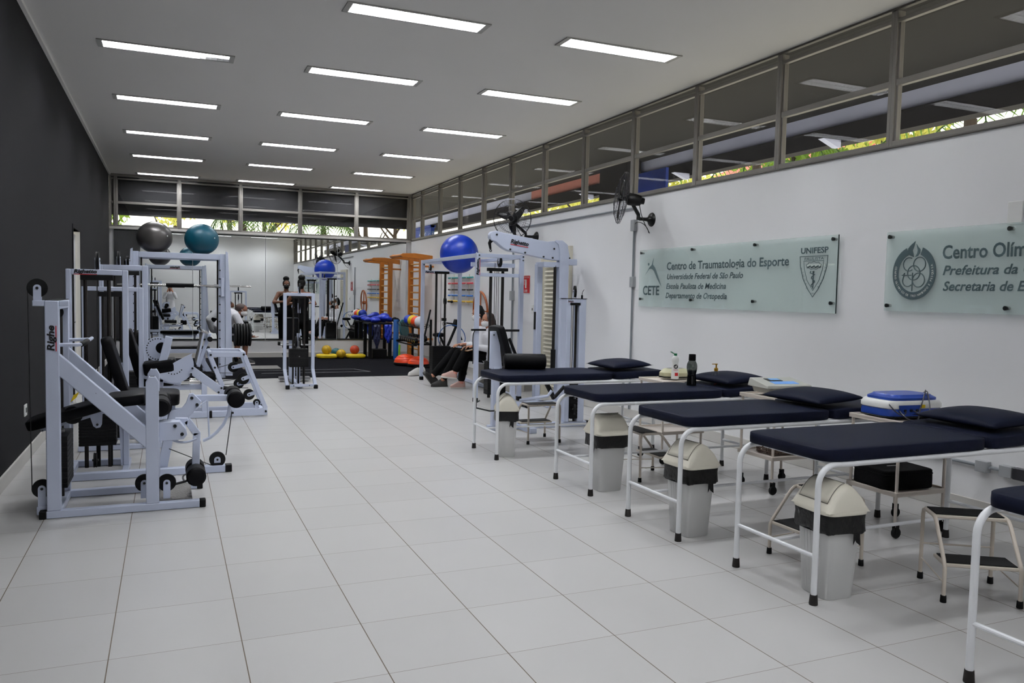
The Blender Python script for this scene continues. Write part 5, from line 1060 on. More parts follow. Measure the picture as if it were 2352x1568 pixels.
P('cable_hook', G().tube([(4.745, Y, 2.26), (4.72, Y, 2.22), (4.735, Y, 2.14)], [.03, .022, .014], 10).ring((4.737, Y, 2.12), .014, .005, (0, 1, 0), 16, 6), 'black_rubber', t)
P('guide_rod', G().cyl((5.70, Y-.02, .3), (5.70, Y-.02, 1.95), .021, n=12), 'dark_rod', t); P('rod_sleeve', G().cyl((5.70, Y-.02, .30), (5.70, Y-.02, .78), .034, n=14), 'black_rubber', t)
P('base_rail', G().bb(5.05, 5.95, Y-.05, Y+.05, .002, .06), MP, t, bev=.005); P('base_rail', G().bb(5.50, 5.60, Y-.30, Y+.4, .002, .06), MP, t, bev=.005); P('knee_column', G().bar((5.10, Y, .06), (5.10, Y, .55), .06, .06), MP, t); pad(t, (4.95, Y, .50), (5.28, Y, .50), .34, .08); P('post_handle', G().bb(5.50, 5.515, Y+.18, Y+.22, 1.05, 1.30), 'black_rubber', t)
P('seat_strut', G().bar((5.45, Y-.25, .42), (5.62, Y-.25, .12), .05, .05, side=(0, 1, 0)), 'black_rubber', t)

# ================================================================ far right corner
def gym_ladder():
    t = thing('gym_ladder', 'orange wooden wall bars with a pull-up top on the white wall', 'wall bars', (5.9, 13.8, .012)); x = 5.86
    for y in (13.42, 14.28): P('side_rail', G().bb(x-.06, x+.05, y-.035, y+.035, .012, 2.32), 'orange_wood', t, bev=.006); 
    for k in range(13): z = .28+k*.158; P('rung', G().cyl((x-.01, 13.44, z), (x-.01, 14.26, z), .0175, n=12), 'orange_rung', t)
    for y in (13.42, 14.28): P('top_arm', G().prism([(5.38, 2.35), (5.42, 2.39), (5.70, 2.40), (6.10, 2.36), (6.10, 2.24), (5.75, 2.28), (5.40, 2.30)][::-1], (0, y, 0), (1, 0, 0), (0, 0, 1), .05), 'orange_wood', t, bev=.008)
    P('pull_up_bar', G().cyl((5.40, 13.36, 2.345), (5.40, 14.34, 2.345), .03, n=16), 'orange_wood', t); P('wall_bracket', G().bb(x+.05, XR, 13.40, 13.44, 2.1, 2.14).bb(x+.05, XR, 14.26, 14.30, 2.1, 2.14).bb(x+.05, XR, 13.40, 13.44, .5, .54).bb(x+.05, XR, 14.26, 14.30, .5, .54), 'orange_wood', t)
gym_ladder()
t = thing('stick_rack', 'pale rack strip on the wall holding five coloured exercise sticks', 'rack', (XR, 11.5, 1.36))
for y in (11.10, 12.0): P('rack_strip', G().bb(XR-.012, XR, y-.018, y+.018, 1.32, 1.92), 'cream_plastic', t); 
for y in (11.10, 12.0):
    for z in (1.855, 1.742, 1.618, 1.50, 1.385): P('hook', G().bb(XR-.07, XR-.012, y-.012, y+.012, z-.03, z-.019).bb(XR-.075, XR-.065, y-.012, y+.012, z-.03, z+.005), 'cream_plastic', t)
for z, m, nm in ((1.855, 'stick_teal', 'teal'), (1.742, 'stick_red', 'red'), (1.618, 'stick_black', 'black'), (1.50, 'stick_blue', 'blue'), (1.385, 'stick_yellow', 'yellow')):
    solo('exercise_stick', G().cyl((XR-.04, 10.82, z), (XR-.04, 12.25, z), .017, n=14), m, '%s exercise stick lying on the wall rack behind the crossover' % nm, 'exercise stick', (XR-.04, 11.5, z), 'coloured exercise sticks')
g = G().ring((XR-.05, 10.35, 1.22), .36, .022, (1, 0, .05), 48, 8).cyl((XR-.05, 10.35, .87), (XR-.05, 10.35, 1.57), .014, n=8).cyl((XR-.05, 10.0, 1.22), (XR-.05, 10.7, 1.22), .014, n=8)
t = solo('shoulder_wheel', g, 'hoop_wood', 'brown wooden shoulder wheel on the wall beside the seated people', 'exercise wheel', (XR, 10.35, 1.22)); P('wheel_hub', G().cyl((XR, 10.35, 1.22), (XR-.09, 10.35, 1.22), .045, n=16), 'hoop_wood', t, o=(XR, 10.35, 1.22))
# desk with the blue bags
t = thing('equipment_desk', 'black desk frame in the far corner piled with blue bags', 'desk', (5.2, 14.65, .012))
for x in (4.97, 5.43):
    for y in (14.45, 14.95): P('leg', G().bb(x-.035, x+.035, y-.03, y+.03, .012, .80), 'desk_black', t)
P('desk_top', G().bb(4.92, 5.48, 14.40, 15.0, .80, .835), 'desk_black', t, bev=.004)
solo('storage_box', G().bb(5.05, 5.38, 14.5, 14.85, .012, .22), 'desk_black', 'black box on the floor under the desk', 'box', (5.2, 14.65, .012), bev=.01)
def cloth(c, s, seed, m, label, name='sports_bag'):
    r_ = random.Random(seed); g = G()
    for k in range(5): g.sph((c[0]+r_.uniform(-.5, .5)*s[0], c[1]+r_.uniform(-.5, .5)*s[1], c[2]+r_.uniform(-.2, .35)*s[2]), 1, (s[0]*r_.uniform(.35, .6), s[1]*r_.uniform(.35, .6), s[2]*r_.uniform(.35, .6)), Euler((r_.uniform(-.4, .4), r_.uniform(-.4, .4), r_.uniform(0, 3))).to_matrix(), 18, 12, .8)
    o = solo(name, g, m, label, 'bag', c, smooth=70); md = o.modifiers.new('remesh', 'REMESH'); md.mode = 'VOXEL'; md.voxel_size = .012; md.use_smooth_shade = True
    return o
cloth((5.02, 14.6, .90), (.22, .2, .10), 1, 'bag_blue', 'blue bag heaped on the left half of the black desk'); cloth((5.34, 14.68, .93), (.20, .2, .14), 5, 'bag_blue', 'blue bag heaped on the right half of the black desk')
cloth((5.56, 14.5, .90), (.10, .16, .09), 9, 'cloth_black', 'black bag at the right end of the desk')
def hang(c, w, h, m, label):
    g = G(); n = 10; vs = []; 
    for i in range(n+1):
        z = c[2]-h*i/n; ww = w*(.35+.65*math.sin(PI*min(1, (i+2)/(n+1)))**.7) if i > 5 else w*.9
        for j in range(7): u = j/6*2-1; vs.append((c[0]+u*ww/2, c[1]+.02*math.sin(i*1.3+j*2)-.012, z))
    o = solo('jersey', g.add(vs, [(i*7+j, i*7+j+1, (i+1)*7+j+1, (i+1)*7+j) for i in range(n) for j in range(6)]), m, label, 'cloth', c); md = o.modifiers.new('thickness', 'SOLIDIFY'); md.thickness = .02
hang((5.10, 14.36, .80), .16, .55, 'bag_navy', 'dark navy bib hanging from the front of the black desk'); hang((5.36, 14.36, .80), .19, .42, 'bag_blue', 'bright blue bib hanging from the front of the black desk')
# balls and wedges
def cush(c, s, m, label): return solo('balance_cushion', G().sph(c, 1, s, None, 40, 16, .5), m, label, 'balance cushion', c, 'yellow balance cushions', smooth=70)
cush((4.05, 14.75, .062), (.235, .19, .05), 'yellow_foam', 'yellow balance cushion under the yellow ball, left of the two'); cush((4.69, 14.72, .062), (.225, .19, .05), 'yellow_foam', 'yellow balance cushion under the orange-red ball, right of the two')
def mball(c, r, m, label):
    o = solo('medicine_ball', G().sph(c, r, (1, 1, 1), None, 32, 20), m, label, 'medicine ball', c, 'medicine balls', smooth=80)
    P('ball_seam', G().ring(c, r*1.001, .0025, (1, .2, .3), 40, 5).ring(c, r*1.001, .0025, (.2, 1, .2), 40, 5), 'screw_dark', o, o=c)
mball((4.043, 14.75, .205), .108, 'yellow_ball', 'yellow medicine ball sitting on the left balance cushion'); mball((4.345, 14.62, .12), .108, 'yellow_ball', 'yellow medicine ball on the black floor between the cushions'); mball((4.29, 14.92, .122), .11, 'teal_ball', 'teal medicine ball half hidden behind the yellow one'); mball((4.675, 14.72, .205), .105, 'red_ball', 'orange-red medicine ball sitting on the right balance cushion')
solo('foam_roller', G().lathe([(0, 0), (.055, 0), (.06, .006), (.06, .90), (.055, .908), (0, .908)], (5.52, 14.25, .012), 24), 'foam_blue', 'tall blue foam roller standing by the corner', 'foam roller', (5.52, 14.25, .012))
t = thing('marker_stick', 'lime green upright marker stick with a disc foot by the blue foam roller', 'marker', (5.53, 14.0, .012)); P('stick', G().tube([(5.53, 14.0, .03), (5.545, 14.02, .36)], [.024, .02], 10), 'stick_lime', t); P('foot', G().lathe([(0, 0), (.09, 0), (.08, .03), (0, .035)], (5.53, 14.0, .012), 20), 'stick_lime', t)
# dumbbell rack with balls and bosu
t = thing('dumbbell_rack', 'dark steel rack with a row of dumbbells and a wire ball basket', 'rack', (5.5, 12.7, .012))
for y in (12.0, 13.3): P('rack_frame', G().bb(5.62, 5.66, y-.02, y+.02, .012, 1.0).bb(5.30, 5.70, y-.02, y+.02, .012, .05).bb(5.28, 5.66, y-.02, y+.02, .48, .52), 'desk_black', t)
P('dumbbell_shelf', G().bar((5.33, 12.0, .47), (5.33, 13.3, .47), .05, .02).bar((5.58, 12.0, .53), (5.58, 13.3, .53), .05, .02), 'desk_black', t)
g = G()
for k in range(5): g.tube([(5.30+.08*k, 12.0, .82+abs(k-2)*.035), (5.30+.08*k, 13.3, .82+abs(k-2)*.035)], .006, 6)
for k in range(6): y = 12.02+k*.255; g.tube([(5.28, y, .92), (5.32, y, .84), (5.46, y, .81), (5.60, y, .84), (5.64, y, .92)], .006, 6)
P('ball_basket', g, 'screw_dark', t)
for k in range(8):
    y = 12.1+k*.155; c = Vector((5.455, y, .585)); d_ = Vector((.975, 0, .22)); u_ = thing('dumbbell', 'dark hex dumbbell on the steel rack at the far right, one of the row', 'dumbbell', tuple(c), group='dumbbells on the rack')
    P('dumbbell_handle', G().cyl(c-d_*.07, c+d_*.07, .014, n=10), 'chrome', u_)
    for s in (-1, 1): P('dumbbell_head', G().lathe([(.02, -.035), (.055, -.033), (.062, -.02), (.062, .02), (.055, .033), (.02, .035)], c+d_*s*.10, 8, tuple(d_)), 'weight_iron', u_); 
    for s in (-1, 1): P('head_cap', G().cyl(c+d_*s*.135, c+d_*s*.139, .03, n=12), 'chrome', u_)
for (y, x, z, m, lb) in ((12.98, 5.46, .955, 'gym_blue', 'dark blue and yellow ball in the rack basket, leftmost'), (12.72, 5.47, .955, 'yellow_foam', 'yellow ball in the rack basket'), (12.45, 5.46, .94, 'bosu_orange', 'orange ball in the rack basket'), (12.2, 5.47, .945, 'cloth_white', 'whitish ball in the rack basket')):
    solo('sports_ball', G().sph((x, y, z), .115, (1, 1, 1), None, 28, 18), m, lb, 'ball', (x, y, z), 'balls in the wire basket', smooth=80)
solo('exercise_disc', G().lathe([(0, -.02), (.22, -.02), (.235, 0), (.22, .02), (0, .02)], (5.50, 13.5, .72), 36, (.75, -.6, .18)), 'teal_ball', 'round teal disc leaning behind the dumbbell rack', 'disc', (5.50, 13.5, .48))
for (x, y, r, lb, m) in ((5.34, 12.75, .25, 'orange bosu dome lying on the black floor, nearer the mirror', 'bosu_orange'), (5.50, 12.36, .22, 'orange bosu dome half hidden behind the white crossover post', 'bosu_orange')):
    t = thing('bosu', lb, 'balance dome', (x, y, .012), group='orange bosu domes'); P('dome', G().lathe([(r*math.cos(rad(q_)), .06+r*.72*math.sin(rad(q_))) for q_ in (0, 15, 30, 45, 60, 75, 88)], (x, y, .012), 36), m, t)
    P('base_disc', G().lathe([(0, 0), (r*.9, 0), (r*1.06, .03), (r*1.06, .06), (r, .065), (0, .065)], (x, y, .012), 36), 'black_rubber', t); P('dome_ridge', G().ring((x, y, .012+.06+r*.3), r*.91, .006, (0, 0, 1), 36, 6).ring((x, y, .012+.06+r*.5), r*.73, .006, (0, 0, 1), 36, 6), m, t)
# small bicycle-like ergometer silhouettes behind the crossover
t = thing('exercise_bike', 'dark exercise bike with a black console behind the crossover posts', 'exercise bike', (5.70, 10.9, .0))
P('main_frame', G().tube([(5.40, 10.9, .08), (5.62, 10.9, .50), (5.80, 10.9, .92)], .025, 10).tube([(5.62, 10.9, .5), (5.92, 10.9, .08)], .025, 10).tube([(5.62, 10.9, .45), (5.48, 10.9, .72)], .02, 10), 'desk_black', t)
P('console', G().box((5.80, 10.88, .97), (.10, .16, .14), Euler((0, .3, 0)).to_matrix()), 'black_rubber', t, bev=.01); P('handlebar', G().tube([(5.64, 10.75, .97), (5.76, 10.75, .96), (5.78, 10.9, .93), (5.76, 11.05, .96), (5.64, 11.05, .97)], .014, 8), 'black_rubber', t); P('seat', G().sph((5.46, 10.9, .75), 1, (.12, .09, .04), None, 20, 12, .7), 'black_vinyl', t)
P('flywheel', G().lathe([(.02, -.03), (.20, -.03), (.22, -.02), (.22, .02), (.20, .03), (.02, .03)], (5.75, 10.9, .30), 30, (0, 1, 0)), 'weight_iron', t); P('base_foot', G().bb(5.37, 5.43, 10.7, 11.1, .0, .05).bb(5.90, 5.96, 10.7, 11.1, .0, .05), 'desk_black', t)
P('hanging_strap', G().tube(bez((5.80, 10.8, .90), (5.84, 10.78, .85), (5.82, 10.78, .75), (5.88, 10.78, .66)), .014, 8), 'black_rubber', t)
solo('rainbow_hoop', G().ring((5.62, 10.62, .70), .25, .008, (.35, .93, 0), 44, 8), 'foam_blue', 'thin blue hoop leaning on the exercise bike', 'hoop', (5.62, 10.62, .45))
solo('long_stick', G().cyl((5.20, 11.0, .70), (5.33, 11.05, 1.22), .017, n=12).cyl((5.08, 10.95, .012), (5.20, 11.0, .70), .016, n=12), 'desk_black', 'thin black pole leaning behind the far crossover post', 'pole', (5.08, 10.95, .012))
def shoe(name, c, d, m, sole, label=None, group=None, parent=None, L=.26, up=(0, 0, 1)):
    """c = middle of the sole, d = heading of the toe"""
    d = Vector(d).normalized(); up = Vector(up); up = (up-d*up.dot(d)).normalized(); sd = up.cross(d).normalized(); c = Vector(c); M = Matrix((d, sd, up)).transposed(); g = G(); secs = []
    prof = [(-.5, .034, .05, .095), (-.44, .041, .05, .115), (-.30, .044, .04, .12), (-.12, .042, .02, .11), (.08, .046, .0, .085), (.25, .049, 0, .062), (.40, .040, 0, .048), (.48, .022, 0, .034), (.5, .008, 0, .026)]
    for u, wd, _, h in prof: secs.append([c + M @ Vector((u*L, wd*math.cos(a)*(1 if math.sin(a) > -.2 else .92), .018 + max(0, math.sin(a))*h)) for a in [rad(-30+i*20) for i in range(13)]])
    n = 13; g.add([v for s in secs for v in s], [(i*n+j, (i+1)*n+j, (i+1)*n+(j+1) % n, i*n+(j+1) % n) for i in range(len(secs)-1) for j in range(n)] + [tuple(range(n)), tuple((len(secs)-1)*n+j for j in range(n-1, -1, -1))])
    gs = G(); lo = [(u*L*1.03, wd*1.08) for u, wd, _, h in prof]; pl = lo + [(u, -wd) for u, wd in lo[::-1]]
    vs = [c + M @ Vector((u, v, z)) for z in (0, .024) for u, v in pl]; k = len(pl); gs.add(vs, [tuple(range(k-1, -1, -1)), tuple(k+j for j in range(k))] + [(j, (j+1) % k, k+(j+1) % k, k+j) for j in range(k)])
    lc = G()
    for i in range(4): u = -.02+i*.075; lc.tube([c + M @ Vector((u*L, w_, .018+h_)) for w_, h_ in ((-.024, .075-.012*i), (0, .098-.016*i), (.024, .075-.012*i))], .004, 5)
    if parent is None:
        o = solo(name, g, m, label, 'shoe', tuple(c), group, smooth=60); P('sole', gs, sole, o, o=tuple(c)); P('laces', lc, sole, o, o=tuple(c))
    else:
        o = P(name, g, m, parent, smooth=60); P('sole', gs, sole, parent).parent = o; P('laces', lc, sole, parent).parent = o
    return o
shoe('sneaker', (4.93, 10.72, .012), (-.9, -.35, 0), 'shoe_white', 'sole_white', 'white sneaker left on the edge of the black flooring, nearest the camera'); shoe('sneaker', (5.06, 10.86, .012), (-.9, -.3, 0), 'shoe_white', 'sole_white', 'white sneaker lying behind its twin beside the crossover post')

# ================================================================ people
def blob(name, g, m, parent, vox=.009, it=4):
    o = P(name, g, m, parent, smooth=180); md = o.modifiers.new('remesh', 'REMESH'); md.mode = 'VOXEL'; md.voxel_size = vox; md.use_smooth_shade = True
    sm = o.modifiers.new('smooth', 'SMOOTH'); sm.factor = .5; sm.iterations = it
    return o
def V(*a): return Vector(a)
def hand(g, w, d, n, curl=.5, s=1):
    """palm, four fingers of their own lengths and a thumb leaving the side of the palm"""
    w = Vector(w); d = Vector(d).normalized(); n = Vector(n); n = (n-d*n.dot(d)).normalized(); sd = d.cross(n)*s
    g.cap(w-d*.02, w+d*.03, .024, .026); 
    for k in range(4): g.cap(w+d*.02+sd*(k-1.5)*.015, w+d*.085+sd*(k-1.5)*.020, .0145, .011, 8)
    for k, L in enumerate((.070, .078, .072, .056)):
        b = w+d*.085+sd*(k-1.5)*.0205; a0 = curl*.5; a1 = curl*1.2; a2 = curl*1.8
        p1 = b + (d*math.cos(a0)+n*math.sin(a0))*L*.45; p2 = p1 + (d*math.cos(a1)+n*math.sin(a1))*L*.32; p3 = p2 + (d*math.cos(a2)+n*math.sin(a2))*L*.26
        g.cap(b, p1, .0095, .009, 8); g.cap(p1, p2, .009, .0083, 8); g.cap(p2, p3, .0083, .007, 8)
    t0 = w+d*.025-sd*.024; t1 = t0 - sd*.028 + d*.030 + n*.010; t2 = t1 - sd*.006 + d*.030 + n*.012
    g.cap(t0, t1, .0135, .0115, 8); g.cap(t1, t2, .011, .009, 8)
def head(g, c, f, up=(0, 0, 1), k=1.0):
    c = Vector(c); f = Vector(f).normalized(); up = Vector(up); up = (up-f*up.dot(f)).normalized(); s = f.cross(up); M = Matrix((f, s, up)).transposed()
    def q(x, y, z): return c + M @ Vector((x, y, z))*k
    g.sph(q(-.008, 0, .03), 1, (.098*k, .077*k, .088*k), M); g.sph(q(.022, 0, -.045), 1, (.066*k, .058*k, .066*k), M); g.sph(q(.055, 0, -.085), 1, (.030*k, .034*k, .022*k), M)
    g.cap(q(.088, 0, .012), q(.112, 0, -.024), .010*k, .014*k, 8); g.sph(q(.084, 0, -.056), 1, (.012*k, .024*k, .010*k), M, 12, 8)
    for y in (-1, 1): g.sph(q(-.005, y*.078, -.005), 1, (.018*k, .010*k, .030*k), M, 12, 8); g.sph(q(.075, y*.033, .028), 1, (.020*k, .026*k, .008*k), M, 12, 8)
    return q, M
def face(t, q, M, mask=None, k=1.0):
    for y in (-1, 1):
        e = P('eye', G().sph(q(.079, y*.033, .006), .0125*k, (1, 1.1, .8), M, 12, 8), 'eye_white', t); P('iris', G().sph(q(.0875, y*.033, .006), .006*k, (.7, 1, 1), M, 10, 8), 'eye_dark', t).parent = e
        P('eyebrow', G().tube([q(.092, y*.018, .030), q(.092, y*.035, .036), q(.080, y*.052, .030)], .0035*k, 6), 'hair_black', t)
    if mask:
        g = G().sph(q(.045, 0, -.045), 1, (.082*k, .064*k, .058*k), M, 24, 16, .85); P('face_mask', g, mask, t)
        for y in (-1, 1): P('mask_strap', G().tube([q(.06, y*.062, -.03), q(.0, y*.084, .0), q(-.06, y*.072, .035), q(-.098, y*.02, .045)], .003*k, 6), mask, t)
    else: P('lips', G().sph(q(.094, 0, -.057), 1, (.006, .020, .006), M, 12, 8), 'lip', t)
def limb(g, pts, rs, add=0.0):
    for i in range(len(pts)-1): g.cap(pts[i], pts[i+1], rs[i]+add, rs[i+1]+add, 14)
def ell(g, p0, p1, wdir, r0, r1, flat, n=24):
    """torso section between two points, wide along wdir, shallower by `flat`"""
    p0 = Vector(p0); p1 = Vector(p1); d = (p1-p0).normalized(); wv = Vector(wdir); wv = (wv-d*wv.dot(d)).normalized(); dv = d.cross(wv); pts = []
    for t in (-80, -50, -25, 0): pts.append((p0 + d*r0*.55*math.sin(rad(t)), r0*math.cos(rad(t))))
    for t in (0, 25, 50, 80): pts.append((p1 + d*r1*.55*math.sin(rad(t)), r1*math.cos(rad(t))))
    vs = [p + (wv*math.cos(a) + dv*math.sin(a)*flat)*r for p, r in pts for a in [2*PI*j/n for j in range(n)]]
    fs = [(i*n+j, i*n+(j+1) % n, (i+1)*n+(j+1) % n, (i+1)*n+j) for i in range(7) for j in range(n)] + [tuple(range(n-1, -1, -1)), tuple(7*n+j for j in range(n))]
    g.add(vs, fs)

# ---- woman in black, standing at the mirror, back to the camera
t = thing('person', 'woman in black sleeveless top and trousers, high hair bun, her back to us', 'person', (3.34, 14.0, .012))
by = 14.0; f = V(-.12, 1, 0)
hc = V(3.365, by+.02, 1.665); g = G(); q_, M_ = head(g, hc, f)
neck = V(3.36, by-.0, 1.50); sl, sr = V(3.185, by, 1.455), V(3.535, by, 1.455); chest = V(3.36, by, 1.36); waist = V(3.355, by, 1.14); hipc = V(3.35, by, .95)
g.cap(hc+V(0, -.02, -.08), neck-V(0, 0, .06), .052, .058)
ell(g, chest, chest+V(0, 0, .07), (1, 0, 0), .165, .14, .62); ell(g, waist, chest, (1, 0, 0), .125, .16, .68); ell(g, hipc, waist, (1, 0, 0), .175, .125, .72); g.cap(sl, sr, .052, .052); g.cap(neck-V(.02, 0, .03), sl, .05, .045); g.cap(neck-V(-.02, 0, .03), sr, .05, .045)
el, er = V(3.065, by+.10, 1.24), V(3.665, by+.08, 1.25); wl_, wr_ = V(3.24, by+.28, 1.26), V(3.64, by+.30, 1.27)
for s, e, w_ in ((sl, el, wl_), (sr, er, wr_)): limb(g, [s, e, w_], [.050, .040, .027])
hand(g, wl_, V(.8, .5, .02), V(0, .2, -1), .6, 1); hand(g, wr_, V(-.6, .8, .02), V(0, .2, -1), .6, -1)
legs = [(V(3.265, by, .92), V(3.255, by+.02, .50), V(3.26, by-.02, .10)), (V(3.435, by, .92), V(3.455, by+.02, .50), V(3.465, by-.02, .10))]
for L in legs: limb(g, L, [.088, .058, .040]); g.cap(L[2], L[2]+V(0, .06, -.055), .036, .026)
blob('body', g, 'skin_brown', t)
g = G(); ell(g, chest-V(0, 0, .02), chest+V(0, 0, .0), (1, 0, 0), .168, .166, .66); ell(g, waist, chest-V(0, 0, .02), (1, 0, 0), .134, .170, .72); ell(g, hipc+V(0, 0, .02), waist, (1, 0, 0), .180, .134, .76)
for x in (3.27, 3.45): g.tube([(x, by+.09, 1.36), (x, by+.06, 1.46), (x, by-.0, 1.505), (x, by-.07, 1.46), (x, by-.10, 1.36)], .008, 8)
blob('tank_top', g, 'trousers_black', t)
g = G(); ell(g, hipc-V(0, 0, .06), hipc+V(0, 0, .09), (1, 0, 0), .183, .165, .78)
for L in legs: limb(g, [L[0], L[1], L[2]-V(0, 0, .03)], [.098, .070, .056])
blob('trousers', g, 'trousers_black', t)
g = G(); g.sph(hc+V(0, -.022, .035), 1, (.088, .098, .094)); g.cap(hc+V(0, -.07, -.03), hc+V(0, -.05, -.075), .05, .035); g.sph(hc+V(.0, -.05, .15), 1, (.075, .07, .06)); g.cap(hc+V(0, -.03, .08), hc+V(0, -.05, .15), .05, .05)
blob('hair', g, 'hair_black', t, .009, 2); face(t, q_, M_, 'mask_black')
for L in legs: shoe('shoe', L[2]+V(0, .06, -.088), (0, 1, 0), 'shoe_black', 'shoe_black', parent=t, L=.25)

# ---- man in a lab coat bending beside the weight rack
t = thing('person', 'man in white coat, shorts and white mask bending forward beside the smith rack', 'person', (1.98, 13.45, .012)); by = 13.45
f = V(.92, -.1, -.38); hc = V(2.115, by-.02, 1.115); g = G(); q_, M_ = head(g, hc, f, (.3, 0, 1))
hip = V(1.70, by, .80); ch = V(1.93, by, 1.02); nk = V(2.03, by, 1.065)
g.cap(hc+V(-.03, 0, -.05), nk-V(.05, 0, .02), .055, .06); ell(g, hip, ch, (0, 1, 0), .16, .185, .66); sA, sB = V(1.985, by-.19, 1.0), V(1.985, by+.19, 1.0); g.cap(sA, sB, .06, .06)
eA, wA = V(2.10, by-.24, .76), V(2.265, by-.16, .60); eB, wB = V(2.10, by+.22, .74), V(2.24, by+.12, .58)
limb(g, [sA, eA, wA], [.055, .043, .030]); limb(g, [sB, eB, wB], [.055, .043, .030]); hand(g, wA, V(1, .0, -.25), V(0, 0, 1), .35, 1); hand(g, wB, V(1, .0, -.3), V(0, 0, 1), .35, -1)
legs = [(V(1.74, by-.10, .80), V(2.02, by-.11, .47), V(1.99, by-.11, .10)), (V(1.74, by+.10, .80), V(2.19, by+.12, .45), V(2.17, by+.12, .10))]
for L in legs: limb(g, L, [.095, .062, .042]); g.cap(L[2], L[2]+V(.06, 0, -.055), .038, .026)
blob('body', g, 'skin_brown', t)
g = G(); ell(g, hip-V(.02, 0, .03), ch, (0, 1, 0), .185, .205, .72); ell(g, ch, nk-V(.04, 0, .02), (0, 1, 0), .2, .12, .6); g.cap(sA, sB, .075, .075); limb(g, [sA, eA, wA-V(.02, 0, -.02)], [.078, .066, .056]); limb(g, [sB, eB, wB-V(.02, 0, -.02)], [.078, .066, .056])
ell(g, hip+V(.10, 0, -.22), hip+V(.02, 0, .0), (0, 1, 0), .20, .19, .8); blob('lab_coat', g, 'cloth_white', t)
g = G()
for L in legs: limb(g, [L[0], L[0]*.3+L[1]*.7], [.105, .085])
blob('shorts', g, 'trousers_black', t)
g = G().sph(hc+V(-.03, 0, .05), 1, (.105, .087, .085)); g.cap(hc+V(-.09, 0, .0), hc+V(-.08, 0, -.03), .05, .04); blob('hair', g, 'hair_brown', t, .009, 2); face(t, q_, M_, 'mask_white')
for L in legs:
    shoe('shoe', L[2]+V(.06, 0, -.088), (1, 0, 0), 'shoe_black', 'sole_white', parent=t, L=.28); P('sock', G().cyl(L[2]-V(0, 0, .02), L[2]+V(.0, 0, .09), .047, n=16), 'cloth_black', t)

# ---- two people sitting by the wall
t = thing('sitting_bench', 'low white bench by the wall under the two seated people', 'bench', (5.7, 8.6, 0)); P('bench_seat', G().bb(5.58, 5.98, 7.95, 9.3, .38, .43), 'trim_white', t, bev=.005)
for y in (8.0, 9.2): P('leg', G().bb(5.62, 5.94, y-.02, y+.05, 0, .38), 'trim_white', t)
def seated(label, by, hipx, crossed, skin, hairm, long_hair, mask, hd, extra):
    t = thing('person', label, 'person', (hipx, by, 0)); hip = V(hipx, by, .52); ch = V(hipx-.05, by, .86); nk = V(hipx-.07, by, .99); hc = V(hipx-.10, by, hd); g = G()
    f = V(-1, -.1, -.25); q_, M_ = head(g, hc, f, k=.95)
    g.cap(hc-V(-.02, 0, .08), nk-V(0, 0, .04), .05, .055); ell(g, hip, ch, (0, 1, 0), .165, .16, .66); sA, sB = V(hipx-.06, by-.17, .93), V(hipx-.06, by+.17, .93); g.cap(sA, sB, .052, .052)
    eA, wA = V(hipx-.10, by-.22, .66), V(hipx-.36, by-.10, .70); eB, wB = V(hipx-.10, by+.22, .66), V(hipx-.36, by+.09, .68)
    limb(g, [sA, eA, wA], [.050, .040, .028]); limb(g, [sB, eB, wB], [.050, .040, .028]); hand(g, wA, V(-1, .25, .05), V(0, 0, -1), .8, -1); hand(g, wB, V(-1, -.25, .05), V(0, 0, -1), .8, 1)
    legs = extra; 
    for L in legs: limb(g, L[:3], [.088, .058, .040]); g.cap(L[2], L[2]+Vector(L[3]).normalized()*.05-V(0, 0, .045), .034, .026)
    blob('body', g, skin, t); g = G(); ell(g, hip+V(0, 0, .02), ch, (0, 1, 0), .185, .185, .72); ell(g, ch, nk-V(0, 0, .03), (0, 1, 0), .18, .10, .6); g.cap(sA, sB, .066, .066)
    for s, e, w_ in ((sA, eA, wA), (sB, eB, wB)): limb(g, [s, e, e*.25+w_*.75], [.070, .060, .052])
    ell(g, V(hipx-.06, by, .50), V(hipx, by, .56), (0, 1, 0), .20, .19, .85); blob('lab_coat', g, 'cloth_white', t); g = G(); ell(g, V(hipx, by, .50), V(hipx-.08, by, .53), (0, 1, 0), .12, .12, 1)
    for L in legs: limb(g, [L[0], L[1], L[1]*.12+L[2]*.88], [.100, .078, .062])
    blob('trousers', g, 'trousers_black', t); g = G().sph(hc+V(.025, 0, .035), 1, (.095, .088, .090))
    if long_hair: g.cap(hc+V(.05, 0, .0), hc+V(.11, -.02, -.22), .08, .075); g.cap(hc+V(.11, -.02, -.2), hc+V(.10, -.03, -.36), .075, .05)
    else: g.cap(hc+V(.07, 0, .0), hc+V(.07, 0, -.06), .06, .045); g.sph(hc+V(.04, 0, .10), .05)
    blob('hair', g, hairm, t, .009, 2); face(t, q_, M_, mask, .95); return t, legs, (wA, wB)
L1 = [(V(5.62, 9.10, .50), V(5.14, 9.10, .56), V(4.78, 9.12, .16), V(-.75, 0, .65)), (V(5.62, 8.92, .50), V(5.16, 8.92, .55), V(4.90, 8.95, .11), V(-1, 0, 0))]
t, legs, w2 = seated('seated person in white coat and black shoes, one leg stretched out', 9.01, 5.62, True, 'skin_tan', 'hair_black', False, 'mask_white', 1.20, L1)
shoe('shoe', V(4.70, 9.12, .10), (-.62, 0, .78), 'shoe_black', 'shoe_black', parent=t, L=.29, up=(.7, 0, .6)); shoe('shoe', V(4.84, 8.95, .0), (-1, 0, 0), 'shoe_black', 'shoe_black', parent=t, L=.27)
L2 = [(V(5.58, 8.56, .50), V(5.17, 8.62, .53), V(5.11, 8.64, .11), V(-1, 0, 0)), (V(5.58, 8.38, .51), V(5.14, 8.46, .62), V(4.95, 8.50, .29), V(-.95, 0, -.1))]
